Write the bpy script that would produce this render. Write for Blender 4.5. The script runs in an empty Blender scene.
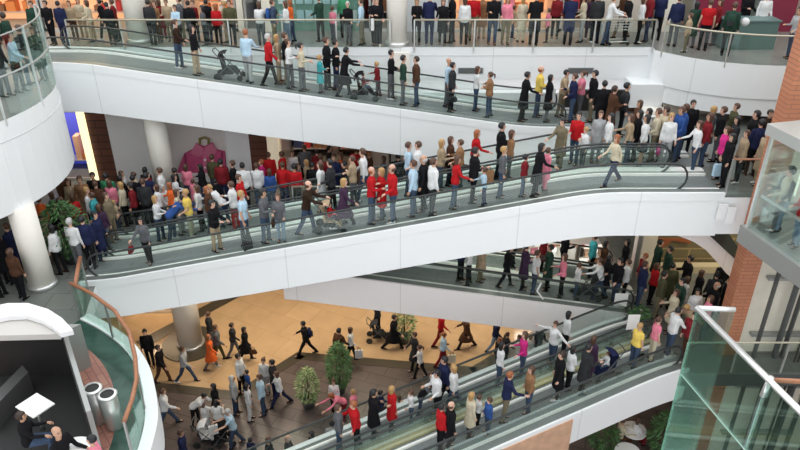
import bpy, bmesh, math, random
from mathutils import Vector, Matrix
random.seed(7)
PI=math.pi
C=bpy.context.scene.collection
SC=bpy.context.scene
F=700.0; H=18.0; TH=math.radians(28.8); ct,st=math.cos(TH),math.sin(TH)
T,R,L,D=11.6,9.4,6.5,4.3      # floor levels: top, right landing, left floor, lower right landing; ground is 0

def at(px,py,Z):              # photo pixel -> point on the horizontal level Z
    v=(py-225)/F; z=(H-Z)/(st+v*ct); return Vector(((px-400)/F*z,(ct-v*st)*z,Z))
def aty(px,py,Y):
    v=(py-225)/F; z=Y/(ct-v*st); return Vector(((px-400)/F*z,Y,H-z*(st+v*ct)))
def proj(p):
    d=H-p[2]; z=p[1]*ct+d*st; return 400+F*p[0]/z, 225+F*(d*ct-p[1]*st)/z

# ---------------------------------------------------------------- materials
MATS={}
def mat(name,col,rough=.6,metal=0,var=0,scale=6,bump=0,spec=.5,emit=None,es=0):
    if name in MATS: return MATS[name]
    m=bpy.data.materials.new(name); m.use_nodes=True; nt=m.node_tree; b=nt.nodes['Principled BSDF']
    b.inputs['Base Color'].default_value=(*col,1); b.inputs['Roughness'].default_value=rough
    b.inputs['Metallic'].default_value=metal; b.inputs['Specular IOR Level'].default_value=spec
    m.diffuse_color=(*col,1)
    if var or bump:
        tc=nt.nodes.new('ShaderNodeTexCoord'); n=nt.nodes.new('ShaderNodeTexNoise'); n.inputs['Scale'].default_value=scale; n.inputs['Detail'].default_value=4
        nt.links.new(tc.outputs['Object'],n.inputs['Vector'])
        if var:
            r=nt.nodes.new('ShaderNodeValToRGB'); r.color_ramp.elements[0].position=.3; r.color_ramp.elements[1].position=.7
            r.color_ramp.elements[0].color=(*[max(0,c*(1-var)) for c in col],1); r.color_ramp.elements[1].color=(*[min(1,c*(1+var)) for c in col],1)
            nt.links.new(n.outputs['Fac'],r.inputs['Fac']); nt.links.new(r.outputs['Color'],b.inputs['Base Color'])
        if bump:
            bp=nt.nodes.new('ShaderNodeBump'); bp.inputs['Strength'].default_value=bump; bp.inputs['Distance'].default_value=.02
            nt.links.new(n.outputs['Fac'],bp.inputs['Height']); nt.links.new(bp.outputs['Normal'],b.inputs['Normal'])
    if emit: b.inputs['Emission Color'].default_value=(*emit,1); b.inputs['Emission Strength'].default_value=es
    MATS[name]=m; return m
def tile(name,c1,c2,mort,sx,sy,rough=.25,msize=.012,rot=0,var=.1,coord='Object',spec=.5):
    if name in MATS: return MATS[name]
    m=mat(name,c1,rough,spec=spec); nt=m.node_tree; b=nt.nodes['Principled BSDF']
    tc=nt.nodes.new('ShaderNodeTexCoord'); mp=nt.nodes.new('ShaderNodeMapping'); mp.inputs['Rotation'].default_value=(rot if isinstance(rot,tuple) else (0,0,rot))
    br=nt.nodes.new('ShaderNodeTexBrick'); br.inputs['Scale'].default_value=1; br.inputs['Brick Width'].default_value=sx; br.inputs['Row Height'].default_value=sy
    br.inputs['Mortar Size'].default_value=msize; br.inputs['Color1'].default_value=(*c1,1); br.inputs['Color2'].default_value=(*c2,1); br.inputs['Mortar'].default_value=(*mort,1)
    n=nt.nodes.new('ShaderNodeTexNoise'); n.inputs['Scale'].default_value=1.7; n.inputs['Detail'].default_value=5
    mx=nt.nodes.new('ShaderNodeMix'); mx.data_type='RGBA'; mx.blend_type='MULTIPLY'; mx.inputs[0].default_value=var*2.5
    nt.links.new(tc.outputs[coord],mp.inputs['Vector']); nt.links.new(mp.outputs['Vector'],br.inputs['Vector']); nt.links.new(tc.outputs[coord],n.inputs['Vector'])
    nt.links.new(br.outputs['Color'],mx.inputs[6]); nt.links.new(n.outputs['Fac'],mx.inputs[7]); nt.links.new(mx.outputs[2],b.inputs['Base Color'])
    return m
def glassmat(name,tint=(.78,.9,.85),gl=.1,rough=.03):
    m=bpy.data.materials.new(name); m.use_nodes=True; nt=m.node_tree; nt.nodes.clear()
    o=nt.nodes.new('ShaderNodeOutputMaterial'); t=nt.nodes.new('ShaderNodeBsdfTransparent'); t.inputs[0].default_value=(*tint,1)
    g=nt.nodes.new('ShaderNodeBsdfGlossy'); g.inputs['Roughness'].default_value=rough; g.inputs[0].default_value=(.85,.95,.92,1)
    lw=nt.nodes.new('ShaderNodeLayerWeight'); lw.inputs[0].default_value=.25; mu=nt.nodes.new('ShaderNodeMath'); mu.operation='MULTIPLY_ADD'; mu.inputs[1].default_value=.35; mu.inputs[2].default_value=gl*.5
    mx=nt.nodes.new('ShaderNodeMixShader'); nt.links.new(lw.outputs['Fresnel'],mu.inputs[0]); nt.links.new(mu.outputs[0],mx.inputs[0])
    nt.links.new(t.outputs[0],mx.inputs[1]); nt.links.new(g.outputs[0],mx.inputs[2]); nt.links.new(mx.outputs[0],o.inputs[0]); m.diffuse_color=(*tint,.3)
    MATS[name]=m; return m
def seam(name,col,period,rough=.4):
    m=mat(name,col,rough); nt=m.node_tree; b=nt.nodes['Principled BSDF']
    tc=nt.nodes.new('ShaderNodeTexCoord'); sp=nt.nodes.new('ShaderNodeSeparateXYZ'); a=nt.nodes.new('ShaderNodeMath'); a.operation='DIVIDE'; a.inputs[1].default_value=period
    f=nt.nodes.new('ShaderNodeMath'); f.operation='FRACT'; l=nt.nodes.new('ShaderNodeMath'); l.operation='LESS_THAN'; l.inputs[1].default_value=.008
    mx=nt.nodes.new('ShaderNodeMix'); mx.data_type='RGBA'; mx.inputs[6].default_value=(*col,1); mx.inputs[7].default_value=(*[c*.8 for c in col],1)
    nt.links.new(tc.outputs['Object'],sp.inputs[0]); nt.links.new(sp.outputs[0],a.inputs[0]); nt.links.new(a.outputs[0],f.inputs[0]); nt.links.new(f.outputs[0],l.inputs[0])
    nt.links.new(l.outputs[0],mx.inputs[0]); nt.links.new(mx.outputs[2],b.inputs['Base Color']); return m
white=seam('white_cladding',(.80,.825,.835),3.3)
whitep=mat('white_plaster',(.84,.84,.85),.6,var=.02,scale=2)
blush=seam('blush_cladding',(.83,.79,.78),3.3)
column_m=mat('column_cream',(.84,.81,.74),.45,var=.02)
steel=mat('brushed_steel',(.72,.73,.72),.3,.75,var=.05,scale=20)
deck_m=mat('deck_aluminium',(.92,.92,.88),.35,.0,var=.04,scale=10)
deckd=mat('deck_dark',(.20,.22,.21),.35,.4)
goldrail=mat('deck_brass',(.62,.50,.24),.35,.5)
rubber=mat('black_rubber',(.02,.025,.025),.4)
brass=mat('rail_brass',(.50,.46,.36),.35,.5)
wood_rail=mat('wood_rail',(.33,.14,.07),.4,var=.2,scale=12)
tread_m=tile('tread_rubber',(.19,.215,.21),(.23,.25,.25),(.12,.135,.135),.4,.05,.4,.006)
glass=glassmat('clear_green_glass',(.955,.985,.97),.035)
glass2=glassmat('deep_green_glass',(.87,.95,.91),.05)
glass3=glassmat('pale_clear_glass',(.93,.97,.96),.08)
glass4=glassmat('near_screen_glass',(.72,.84,.79),.09)
tfloor=tile('grey_floor_tile',(.24,.24,.225),(.28,.27,.25),(.16,.16,.155),.9,.9,.3)
lfloor=tile('slate_floor_tile',(.15,.165,.155),(.19,.20,.18),(.09,.09,.09),.8,.8,.3)
gold=tile('honey_floor_tile',(.50,.34,.19),(.56,.385,.22),(.40,.27,.15),1.2,1.2,.12,.01,rot=.5)
brownt=tile('brown_floor_tile',(.105,.08,.073),(.14,.108,.098),(.06,.047,.042),1.1,.55,.35,.02,rot=.35,var=.15)
redtile=tile('red_brick_paving',(.40,.17,.13),(.46,.22,.16),(.27,.11,.09),.5,.16,.4,.015,rot=.9)
greenm=mat('green_marble',(.03,.075,.058),.15,var=.3,scale=3)
darkborder=mat('dark_border_stone',(.06,.05,.035),.3)
brick=tile('terracotta_brick',(.50,.19,.10),(.56,.23,.12),(.33,.14,.09),.5,.12,.6,.012,rot=(PI/2,0,0))
cream=mat('cream_panel',(.78,.74,.63),.5,var=.05,scale=2)
darkwood=tile('dark_wood_slats',(.13,.045,.03),(.17,.06,.035),(.05,.02,.015),2.5,.28,.5,.02,rot=(PI/2,0,0))
blackm=mat('black_matt',(.012,.012,.012),.6)
darkgrey=mat('dark_grey_metal',(.10,.11,.11),.45,.4)
greyf=mat('grey_frame',(.36,.37,.36),.4,.5)
vent_m=mat('vent_grey',(.40,.42,.42),.5,.3)
beigew=mat('beige_wall',(.62,.56,.48),.6,var=.05)
tan=mat('tan_stone',(.58,.36,.24),.5,var=.12,scale=4)

# ---------------------------------------------------------------- mesh helpers
class MB:
    def __init__(s): s.v=[];s.f=[];s.mi=[];s.m=0
    def add(s,vs,fs):
        b=len(s.v); s.v+= [tuple(v) for v in vs]; s.f+=[tuple(b+i for i in f) for f in fs]; s.mi+=[s.m]*len(fs)
    def box(s,x0,x1,y0,y1,z0,z1,M=None):
        vs=[Vector((x,y,z)) for z in (z0,z1) for y in (y0,y1) for x in (x0,x1)]
        if M: vs=[M@v for v in vs]
        s.add(vs,[(0,2,3,1),(4,5,7,6),(0,1,5,4),(1,3,7,5),(3,2,6,7),(2,0,4,6)])
    def prism(s,pts,z0,z1):      # pts ccw xy
        n=len(pts); s.add([(p[0],p[1],z0) for p in pts]+[(p[0],p[1],z1) for p in pts],[tuple(range(n-1,-1,-1))]); 
        b=len(s.v)-2*n; s.f.append(tuple(b+n+i for i in range(n))); s.mi.append(s.m)
        for i in range(n):
            j=(i+1)%n; s.f.append((b+i,b+j,b+n+j,b+n+i)); s.mi.append(s.m)
    def prismv(s,pts,off):       # 3d polygon extruded by a vector
        n=len(pts); off=Vector(off); s.add([Vector(p) for p in pts]+[Vector(p)+off for p in pts],[tuple(range(n-1,-1,-1)),tuple(range(n,2*n))]+[(i,(i+1)%n,n+(i+1)%n,n+i) for i in range(n)])
    def tube(s,pts,r,n=8,closed=False,caps=True):
        pts=[Vector(p) for p in pts]; k=len(pts); rs=r if isinstance(r,(list,tuple)) else [r]*k
        prev=None; rings=[]
        for i,p in enumerate(pts):
            if closed: d=pts[(i+1)%k]-pts[i-1]
            else: d=pts[min(i+1,k-1)]-pts[max(i-1,0)]
            d.normalize()
            if prev is None:
                a=Vector((0,0,1)) if abs(d.z)<.9 else Vector((1,0,0)); x=d.cross(a).normalized()
            else: x=(prev-d*prev.dot(d)).normalized()
            prev=x; y=d.cross(x)
            rr=rs[i]; rx,ry=(rr if isinstance(rr,(list,tuple)) else (rr,rr))
            rings.append([p+x*math.cos(2*PI*j/n)*rx+y*math.sin(2*PI*j/n)*ry for j in range(n)])
        b=[]
        vs=[v for rg in rings for v in rg]; fs=[]
        for i in range(k if closed else k-1):
            a0=i*n; a1=((i+1)%k)*n
            for j in range(n): fs.append((a0+j,a0+(j+1)%n,a1+(j+1)%n,a1+j))
        if caps and not closed: fs.append(tuple(range(n-1,-1,-1))); fs.append(tuple((k-1)*n+j for j in range(n)))
        s.add(vs,fs)
    def lathe(s,prof,n=24,c=(0,0),cap=True):
        vs=[(c[0]+r*math.cos(2*PI*j/n),c[1]+r*math.sin(2*PI*j/n),z) for r,z in prof for j in range(n)]
        fs=[(i*n+j,i*n+(j+1)%n,(i+1)*n+(j+1)%n,(i+1)*n+j) for i in range(len(prof)-1) for j in range(n)]
        if cap: fs+= [tuple(range(n-1,-1,-1)),tuple((len(prof)-1)*n+j for j in range(n))]
        s.add(vs,fs)
    def ball(s,c,r,n=10,m=7):
        c=Vector(c); r=r if isinstance(r,(tuple,list)) else (r,r,r); vs=[c+Vector((0,0,r[2]))]
        for i in range(1,m):
            a=PI*i/m
            vs+=[c+Vector((r[0]*math.sin(a)*math.cos(2*PI*j/n),r[1]*math.sin(a)*math.sin(2*PI*j/n),r[2]*math.cos(a))) for j in range(n)]
        vs.append(c-Vector((0,0,r[2]))); fs=[(0,1+j,1+(j+1)%n) for j in range(n)]
        for i in range(m-2): fs+=[(1+i*n+j,1+(i+1)*n+j,1+(i+1)*n+(j+1)%n,1+i*n+(j+1)%n) for j in range(n)]
        e=len(vs)-1; o=1+(m-2)*n; fs+=[(o+(j+1)%n,o+j,e) for j in range(n)]
        s.add(vs,fs)
    def mesh(s,name,mats,smooth=False):
        me=bpy.data.meshes.new(name); me.from_pydata(s.v,[],s.f)
        for m in (mats if isinstance(mats,(list,tuple)) else [mats]): me.materials.append(m)
        me.polygons.foreach_set('material_index',s.mi)
        bm=bmesh.new(); bm.from_mesh(me); bmesh.ops.recalc_face_normals(bm,faces=bm.faces); bm.to_mesh(me); bm.free()
        if smooth:
            me.polygons.foreach_set('use_smooth',[True]*len(me.polygons)); 
        me.update(); return me
    def build(s,name,mats,parent=None,smooth=False,**k):
        o=bpy.data.objects.new(name,s.mesh(name,mats,smooth)); C.objects.link(o)
        if parent: o.parent=parent
        tag(o,**k); return o
def tag(o,label=None,cat=None,group=None,kind=None):
    if label: o['label']=label
    if cat: o['category']=cat
    if group: o['group']=group
    if kind: o['kind']=kind
def empty(name,loc,label,cat,group=None,rz=0):
    o=bpy.data.objects.new(name,None); C.objects.link(o); o.location=loc; o.rotation_euler=(0,0,rz); o.empty_display_size=.2
    tag(o,label,cat,group); return o
def copy_tree(o,parent=None):
    c=o.copy(); C.objects.link(c)
    if parent: c.parent=parent
    for ch in o.children: copy_tree(ch,c)
    return c
def arc(cx,cy,r,a0,a1,n=16): return [(cx+r*math.cos(math.radians(a0+(a1-a0)*i/n)),cy+r*math.sin(math.radians(a0+(a1-a0)*i/n))) for i in range(n+1)]

# ---------------------------------------------------------------- floors
def slab(name,pts,z,th,top,side=white,label=None):
    m=MB(); n=len(pts)
    ar=sum(pts[i][0]*pts[(i+1)%n][1]-pts[(i+1)%n][0]*pts[i][1] for i in range(n))
    if ar<0: pts=pts[::-1]
    m.m=1; m.prism(pts,z-th,z)
    m.mi[1]=0; m.mi=[1]+[0]+[1]*(len(m.mi)-2)
    return m.build(name,[top,side],kind='structure',label=label)
# top floor, with its rounded balconies at left and right
left_arc=arc(-14.6,18.9,4.55,55,-100,30)
right_arc=arc(12.6,26.9,4.55,215,290,22)
top_poly=[(-30,34),(-30,14.2)]+left_arc[::-1]+[(-12.0,24.7)]+[(8.95,24.7)]+right_arc[0:]+[(18,22.6),(18,34)]
slab('floor',top_poly,T,1.15,tfloor,label='grey tiled top floor with rounded balconies')
# deep drum under the left balcony
m=MB(); m.prism(arc(-14.6,18.9,4.55,-180,180,60)[:-1],T-2.5,T-.02); m.build('trim_1',white,kind='structure',label='deep white curved front of the left balcony')
m=MB(); m.tube([(x,y,T-.55) for x,y in left_arc],.018,6); m.build('trim_2',mat('seam_grey',(.55,.57,.58),.5),kind='structure')
m=MB(); m.prism([(-30,24.72),(8.9,24.72),(8.9,34),(-30,34)],T-1.55,T-1.15); m.build('ceiling',whitep,kind='structure',label='white ceiling edge below the top floor')
m=MB(); m.prism(arc(12.6,26.9,4.5,180,300,22)+[(18,34),(9,34)],T-1.75,T-1.15); m.build('trim_3',white,kind='structure',label='deep white curved front of the right balcony')
# beam and knuckle below, at px 470-655
m=MB(); m.box(-3,9.3,24.3,24.7,T-1.9,T-1.55); m.build('trim_4',whitep,kind='structure',label='white beam under the top floor edge')
m=MB(); m.box(8.15,9.3,23.85,24.9,T-1.95,T-1.1); m.build('trim_5',white,kind='structure',label='white block above the short column')
# left middle floor
edge=[at(*p,L) for p in [(20,452),(140,462),(147,440),(151,418),(149,395),(143,370),(128,347),(105,329),(84,318)]]
lp=[(-30,34),(-30,edge[0].y)]+[(e.x,e.y) for e in edge]+[(-8.95,17.1),(-8.95,20.3),(-3.75,20.3),(-3.75,21.6),(1.3,21.6),(1.3,34)]
slab('floor',lp,L,.5,lfloor,label='slate coloured left middle floor')
slab('floor',[(6.55,17.3),(8.86,17.3),(8.86,17.21),(9.75,17.21),(9.75,16.2),(10.2,16.2),(18,16.2),(18,34),(6.2,34),(6.2,24.3),(6.55,24.3)],R,1.15,lfloor,label='right landing floor between the ramps')
A=at(681,371,D+.12)
u20=Vector((math.cos(math.radians(20)),math.sin(math.radians(20)),0)); w20=Vector((-u20.y,u20.x,0))
A0=Vector((A.x,A.y,0)); B0=A0+w20*2.75
slab('floor',[(A0.x,A0.y),(B0.x,B0.y),(8.05,18.45),(8.05,34),(18,34),(18,A0.y)],D,.45,lfloor,side=darkgrey,label='lower right landing floor')  # dark grey side colour stands in for shade on the slab front
# ground
m=MB(); m.prism([(-24,4),(20,4),(20,34),(-24,34)],-.3,0); m.build('floor',gold,kind='structure',label='honey coloured polished ground floor')
bp=[at(*p,0) for p in [(60,384),(150,386),(237,396),(299,356),(474,371),(560,320)]]
pl=[(-24,bp[0].y)]+[(b.x,b.y) for b in bp]+[(20,bp[-1].y),(20,4.1),(-24,4.1)]
m=MB(); m.prism(pl[::-1],0.001,.012); m.build('floor',brownt,kind='structure',label='brown tiled plaza on the ground floor')
m=MB()
for a,b in zip(bp[:-1],bp[1:]):
    d=(b-a).normalized(); n=Vector((-d.y,d.x,0))*.22; m.prism([(p.x,p.y) for p in (a-n-d*.1,b-n+d*.1,b+n+d*.1,a+n-d*.1)],.012,.022)
m.build('trim_6',darkborder,kind='structure',label='dark stone border between gold and brown floor')
m=MB()
a,b=at(140,345,0),at(240,292,0); d=(b-a).normalized(); n=Vector((-d.y,d.x,0))*.3; m.prism([(p.x,p.y) for p in (a-n,b-n,b+n,a+n)],.012,.022)
m.build('trim_7',darkborder,kind='structure',label='dark stone band near the ground floor shops')
# ---------------------------------------------------------------- columns
COLS=[]
def column(px,py,Z0,Z1,r,lab,r2=None,plinth=None,ring=None):
    p=at(px,py,Z0); COLS.append((p.x,p.y,r,Z0)); e=empty('column',(p.x,p.y,Z0),lab,'column')
    m=MB(); m.lathe([(r,0),(r,(Z1-Z0)*.5),(r2 or r,Z1-Z0)],28); m.build('shaft',column_m,e,True)
    m=MB(); m.lathe([(r+.06,0),(r+.06,.12),(r+.01,.14)],28); m.build('base',steel,e,True)
    if plinth: m=MB(); m.lathe([(plinth,0.014),(plinth,.05)],36); m.build('stone_ring',darkborder,e)
    return e
column(141,41,T,T+4.5,.42,'cream column on the top floor behind the glass railing at left')
column(397,44.5,T,T+4.5,.36,'cream column at the top floor edge between two groups of shoppers')
column(168,196,L,T-1.5,.38,'cream column beside the pink shirt window')
column(43,285,L,T-2.45,.36,'thick cream column under the rounded left balcony')
column(191,344,0,L-.5,.5,'cream column standing on a dark ring on the gold floor',plinth=1.15)
column(650,115,R,T-1.9,.42,'short cream column behind the right landing')
m=MB(); m.box(.05-.33,.05+.3,24.45,24.66,T-2.6,T-.15); e=m.build('column_casing',column_m,label='narrow cream pier casing running down the white balcony front',cat='pier')
# ---------------------------------------------------------------- glass railings
def railing(pts,z,h,label,post=2.0,rail=brass,gm=glass,name='glass_railing',mid=False,pr=.022,rr=.03,drop=.18,tilt=0):
    pts=[Vector((p[0],p[1],z)) for p in pts]; e=empty(name,pts[0],label,'railing'); o=pts[0]; pts=[p-o for p in pts]
    Zv=Vector((0,0,1)); m=MB()
    for a,b in zip(pts[:-1],pts[1:]):
        n=Vector((-(b-a).y,(b-a).x,0)).normalized()*.008
        m.add([a-n,b-n,b-n+Zv*h,a-n+Zv*h,a+n,b+n,b+n+Zv*h,a+n+Zv*h],[(0,1,2,3),(7,6,5,4),(0,4,5,1),(3,2,6,7),(0,3,7,4),(1,5,6,2)])
    m.build('glass_panel',gm,e)
    m=MB(); m.tube([p+Zv*h for p in pts],rr,8); m.build('handrail',rail,e,True)
    if mid: m=MB(); m.tube([p+Zv*(h*mid) for p in pts],.03,8); m.build('middle_rail',rail,e,True)
    # posts at equal arc length
    tot=sum((b-a).length for a,b in zip(pts[:-1],pts[1:])); k=max(1,round(tot/post)); 
    for i in range(k+1):
        s=tot*i/k
        for a,b in zip(pts[:-1],pts[1:]):
            l=(b-a).length
            if s<=l+1e-6: q=a+(b-a)*(s/l); break
            s-=l
        m=MB(); m.box(-pr,pr,-pr,pr,-drop,h,Matrix.Translation(q)); m.build('post',steel if rail is not wood_rail else greyf,e)
    return e
railing([(-11.6,24.66),(-.35,24.66)],T,.95,'long glass railing of the top floor, left of the cream column')
railing([(.5,24.66),(8.9,24.66)],T,.95,'glass railing of the top floor, right of the cream column')
railing(right_arc[1:]+[(17,22.5)],T,.95,'glass railing around the curved right balcony',post=1.9,gm=glass)
railing([(x*.995-.05,y) for x,y in left_arc[3:27]],T,2.05,'tall curved glass screen of the rounded left balcony',post=1.6,gm=glass3,mid=.52,rail=greyf,pr=.025,rr=.018)
cafe=[(e.x-.12,e.y) for e in edge[1:]]
railing(cafe,L,1.15,'curved glass railing with brown handrail around the café terrace',post=1.5,rail=wood_rail,gm=glass2,rr=.05)
# green stone strip, red paving and white curb of the café terrace
def offs(pts,d):
    out=[]
    for i,p in enumerate(pts):
        a=pts[max(i-1,0)];b=pts[min(i+1,len(pts)-1)]; t=Vector((b[0]-a[0],b[1]-a[1],0)).normalized(); out.append((p[0]+t.y*-d*-1*-1,p[1]+t.x*d*1)) 
    return out
def offs(pts,d):
    out=[]
    for i,p in enumerate(pts):
        a=pts[max(i-1,0)];b=pts[min(i+1,len(pts)-1)]; t=Vector((b[0]-a[0],b[1]-a[1],0)).normalized(); out.append((p[0]-t.y*d,p[1]+t.x*d))
    return out
def smooth(pts,n=4):
    out=[]
    P=[Vector((p[0],p[1],0)) for p in pts]
    for i in range(len(P)-1):
        p0=P[max(i-1,0)];p1=P[i];p2=P[i+1];p3=P[min(i+2,len(P)-1)]
        for k in range(n):
            t=k/n; q=.5*((2*p1)+(p2-p0)*t+(2*p0-5*p1+4*p2-p3)*t*t+(3*p1-p0-3*p2+p3)*t**3); out.append((q.x,q.y))
    out.append((P[-1].x,P[-1].y)); return out
eg=smooth([(e.x,e.y) for e in edge[1:]],4)
def band(pts,d0,d1,z0,z1,name,m_,**k):
    a=offs(pts,d0);b=offs(pts,d1); m=MB()
    for i in range(len(pts)-1):
        q=[a[i],a[i+1],b[i+1],b[i]]; m.prism(q,z0,z1)
    return m.build(name,m_,**k)
band(eg,.1,.75,L+.002,L+.012,'floor',greenm,kind='structure',label='dark green stone strip along the café terrace edge')
band(eg,.75,4.0,L+.001,L+.008,'floor',redtile,kind='structure',label='red brick paving of the café terrace')
m=MB(); q=[at(*p,L) for p in [(-10,412),(110,412),(118,470),(-10,470)]]; m.prism([(p.x,p.y) for p in q],L+.004,L+.011); m.build('floor',redtile,kind='structure')
band(eg,-.16,.12,L-.9,L+.06,'trim_8',white,kind='structure',label='white curved front of the café terrace')
for k,(px,py) in enumerate([(147,352),(146,375),(139,410)]):
    pass
# ---------------------------------------------------------------- moving ramps
def ramp(label,A,phi,prof,lanes,W,thick,clad,s_glass,clad2=None,rails_h=.88,divider=deck_m):
    """A front start point (z ignored), prof list of (s,z) along u; returns lane sampler"""
    phi=math.radians(phi); e=empty('moving_ramp',(A[0],A[1],0),label,'moving ramp',rz=phi)
    s0,s1=prof[0][0],prof[-1][0]
    def zraw(s):
        s=min(max(s,s0),s1)
        for (a,za),(b,zb) in zip(prof[:-1],prof[1:]):
            if s<=b: return za+(zb-za)*(s-a)/(b-a)
        return prof[-1][1]
    def z(s): return sum(zraw(s+k*.15) for k in range(-5,6))/11
    n=int((s1-s0)/.35); S=[s0+(s1-s0)*i/n for i in range(n+1)]
    def strip(a,b,z0,z1,mt,name,ss=S,**k):
        m=MB(); vs=[];fs=[]
        for s in ss:
            h=z(s); vs+=[(s,a,h+z0),(s,b,h+z0),(s,b,h+z1),(s,a,h+z1)]
        for i in range(len(ss)-1):
            for j in range(4): fs.append((4*i+j,4*i+(j+1)%4,4*i+4+(j+1)%4,4*i+4+j))
        fs+=[(0,1,2,3),tuple(4*(len(ss)-1)+j for j in (3,2,1,0))]
        m.add(vs,fs); return m.build(name,mt,e,**k)
    strip(0,W,-thick,-.04,clad,'cladding')
    strip(-.02,.05,-.1,.15,clad,'cladding_edge'); 
    strip(W-.16,W,-.1,.12,clad,'cladding_edge')
    if clad2: strip(-.05,0,-thick-.5,.02,clad2[0],'cladding',[s for s in S if clad2[1]<=s<=clad2[2]],label='tan stone cladding')
    b=[]
    for (a,c_) in lanes:
        strip(a,c_,-.04,.015,tread_m,'tread')
        strip(a-.14,a+.02,-.04,.09,deck_m,'inner_deck'); strip(c_-.02,c_+.05,-.04,.09,deck_m,'inner_deck'); strip(c_+.05,c_+.14,-.04,.10,deckd,'inner_deck')
        b+= [a-.12,c_+.12]
    for i,(p,q) in enumerate(zip(lanes[:-1],lanes[1:])): strip(p[1]+.12,q[0]-.12,-.04,.13,divider,'divider')
    strip(.05,lanes[0][0]-.14,-.04,.14,deckd,'outer_deck')
    g0,g1=s_glass; gs=[g0+(g1-g0)*i/40 for i in range(41)]
    for w in b:
        m=MB(); 
        vs=[];fs=[]
        for s in gs:
            k=min(1,(s-g0)/.45,(g1-s)/.45); k=max(0,k); hh=.12+(rails_h-.16)*(.45+.55*math.sqrt(max(0,1-(1-k)**2)))
            vs+=[(s,w-.006,z(s)+.06),(s,w+.006,z(s)+.06),(s,w+.006,z(s)+hh),(s,w-.006,z(s)+hh)]
        for i in range(40):
            for j in range(4): fs.append((4*i+j,4*i+(j+1)%4,4*i+4+(j+1)%4,4*i+4+j))
        m.add(vs,fs); m.build('balustrade_glass',glass,e)
        # handrail loop
        r=.42; top=[(s,w,z(s)+rails_h) for s in gs if g0+r<=s<=g1-r]
        def endc(sx,sg): 
            return [(sx+sg*r*math.sin(a),w,z(sx)+rails_h-r+r*math.cos(a)) for a in [PI*i/8 for i in range(1,9)]]
        loop=endc(g0+r,-1)[::-1]+top+endc(g1-r,1)
        m=MB(); m.tube(loop,[(.038,.03)]*len(loop),8); m.build('handrail',rubber,e,True)
    u=Vector((math.cos(phi),math.sin(phi),0)); w_=Vector((-u.y,u.x,0)); O=Vector((A[0],A[1],0))
    def pos(s,w): return O+u*s+w_*w+Vector((0,0,z(s)+.016))
    def find(px,w):
        lo,hi=s0-1,s1+1
        for _ in range(40):
            mid=(lo+hi)/2
            if proj(pos(mid,w))[0]<px: lo=mid
            else: hi=mid
        return pos((lo+hi)/2,w)
    return dict(e=e,find=find,z=z,phi=phi,lanes=lanes)
RU=ramp('long white moving ramp descending from upper left to the right landing',(0,22.2),0,[(-13,T),(-10.4,T),(4.2,R),(6.2,R)],[(.42,1.75)],2.1,1.5,white,(-11.6,5.6))
RM=ramp('widest white moving ramp crossing the middle from lower left to right',(0,17.2),0,[(-9.4,L),(-8.8,L),(5.4,R),(8.9,R)],[(.42,1.4),(1.85,2.75)],3.05,1.2,white,(-9.2,7.9))
RL=ramp('blush white moving ramp behind, sloping down to the lower right landing',(0,18.5),0,[(-3.7,6.15),(7.4,D+.08),(8.0,D)],[(.42,1.4),(1.85,2.75)],3.05,1.0,blush,(-1.3,7.6))
th10=math.tan(math.radians(10))
RB=ramp('steep looking moving ramp at bottom with gold and silver decks',(A0.x,A0.y),20,[(-24,0),(-23.6,0),(-.6,D),(0.3,D)],[(.42,1.3),(1.75,2.6)],2.9,1.0,white,(-23.2,.2),clad2=(tan,-24,-3.3),divider=goldrail)
# ---------------------------------------------------------------- camera, world
cam=bpy.data.cameras.new('camera'); co=bpy.data.objects.new('camera',cam); C.objects.link(co); SC.camera=co
co.location=(0,0,H); co.rotation_euler=(PI/2-TH,0,0); cam.sensor_width=36; cam.lens=36*F/800; cam.clip_end=200
w=bpy.data.worlds.new('world'); SC.world=w; w.use_nodes=True; nt=w.node_tree; bg=nt.nodes['Background']
bg.inputs[0].default_value=(.96,.98,1,1); bg.inputs[1].default_value=1.9
SC.view_settings.view_transform='Standard'; SC.view_settings.look='None'; SC.view_settings.gamma=1; SC.view_settings.exposure=0.0
def area(loc,size,power,col=(1,1,1),rot=(0,0,0),sy=None,name='lamp'):
    l=bpy.data.lights.new(name,'AREA'); l.energy=power; l.color=col; l.size=size
    if sy: l.shape='RECTANGLE'; l.size_y=sy
    o=bpy.data.objects.new(name,l); C.objects.link(o); o.location=loc; o.rotation_euler=rot; return o
# ---------------------------------------------------------------- walls and shop fronts
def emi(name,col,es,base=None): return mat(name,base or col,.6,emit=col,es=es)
glow_warm=emi('lit_peach_wall',(1,.50,.24),.75,(.85,.5,.3)); glow_cream=emi('lit_cream_wall',(1,.82,.55),.25,(.9,.85,.7)); glow_white=emi('lit_white_panel',(1,.97,.92),.9)  # emission puts the shop lighting into the colour of walls and panels
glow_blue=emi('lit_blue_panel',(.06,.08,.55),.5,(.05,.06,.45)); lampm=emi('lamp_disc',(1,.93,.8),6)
maroon=mat('maroon_wall',(.22,.02,.05),.5); olive=tile('olive_gold_slats',(.20,.17,.09),(.24,.20,.11),(.45,.36,.18),3,.42,.4,.03,rot=(PI/2,0,0))
goods=[mat('goods_'+n,c,.6) for n,c in dict(orange=(.75,.25,.07),peach=(.8,.5,.35),red=(.55,.04,.05),white=(.8,.8,.78),teal=(.15,.4,.36),navy=(.04,.06,.16),brown=(.25,.12,.06),pink=(.75,.25,.35),black=(.02,.02,.02),green=(.15,.4,.2)).items()]
def G(*n): return [MATS['goods_'+x] for x in n]
def wallbox(name,x0,x1,y0,y1,z0,z1,m_,lab=None):
    m=MB(); m.box(x0,x1,y0,y1,z0,z1); return m.build(name,m_,kind='structure',label=lab)
def X(px,Y,py): return aty(px,py,Y).x
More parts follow.
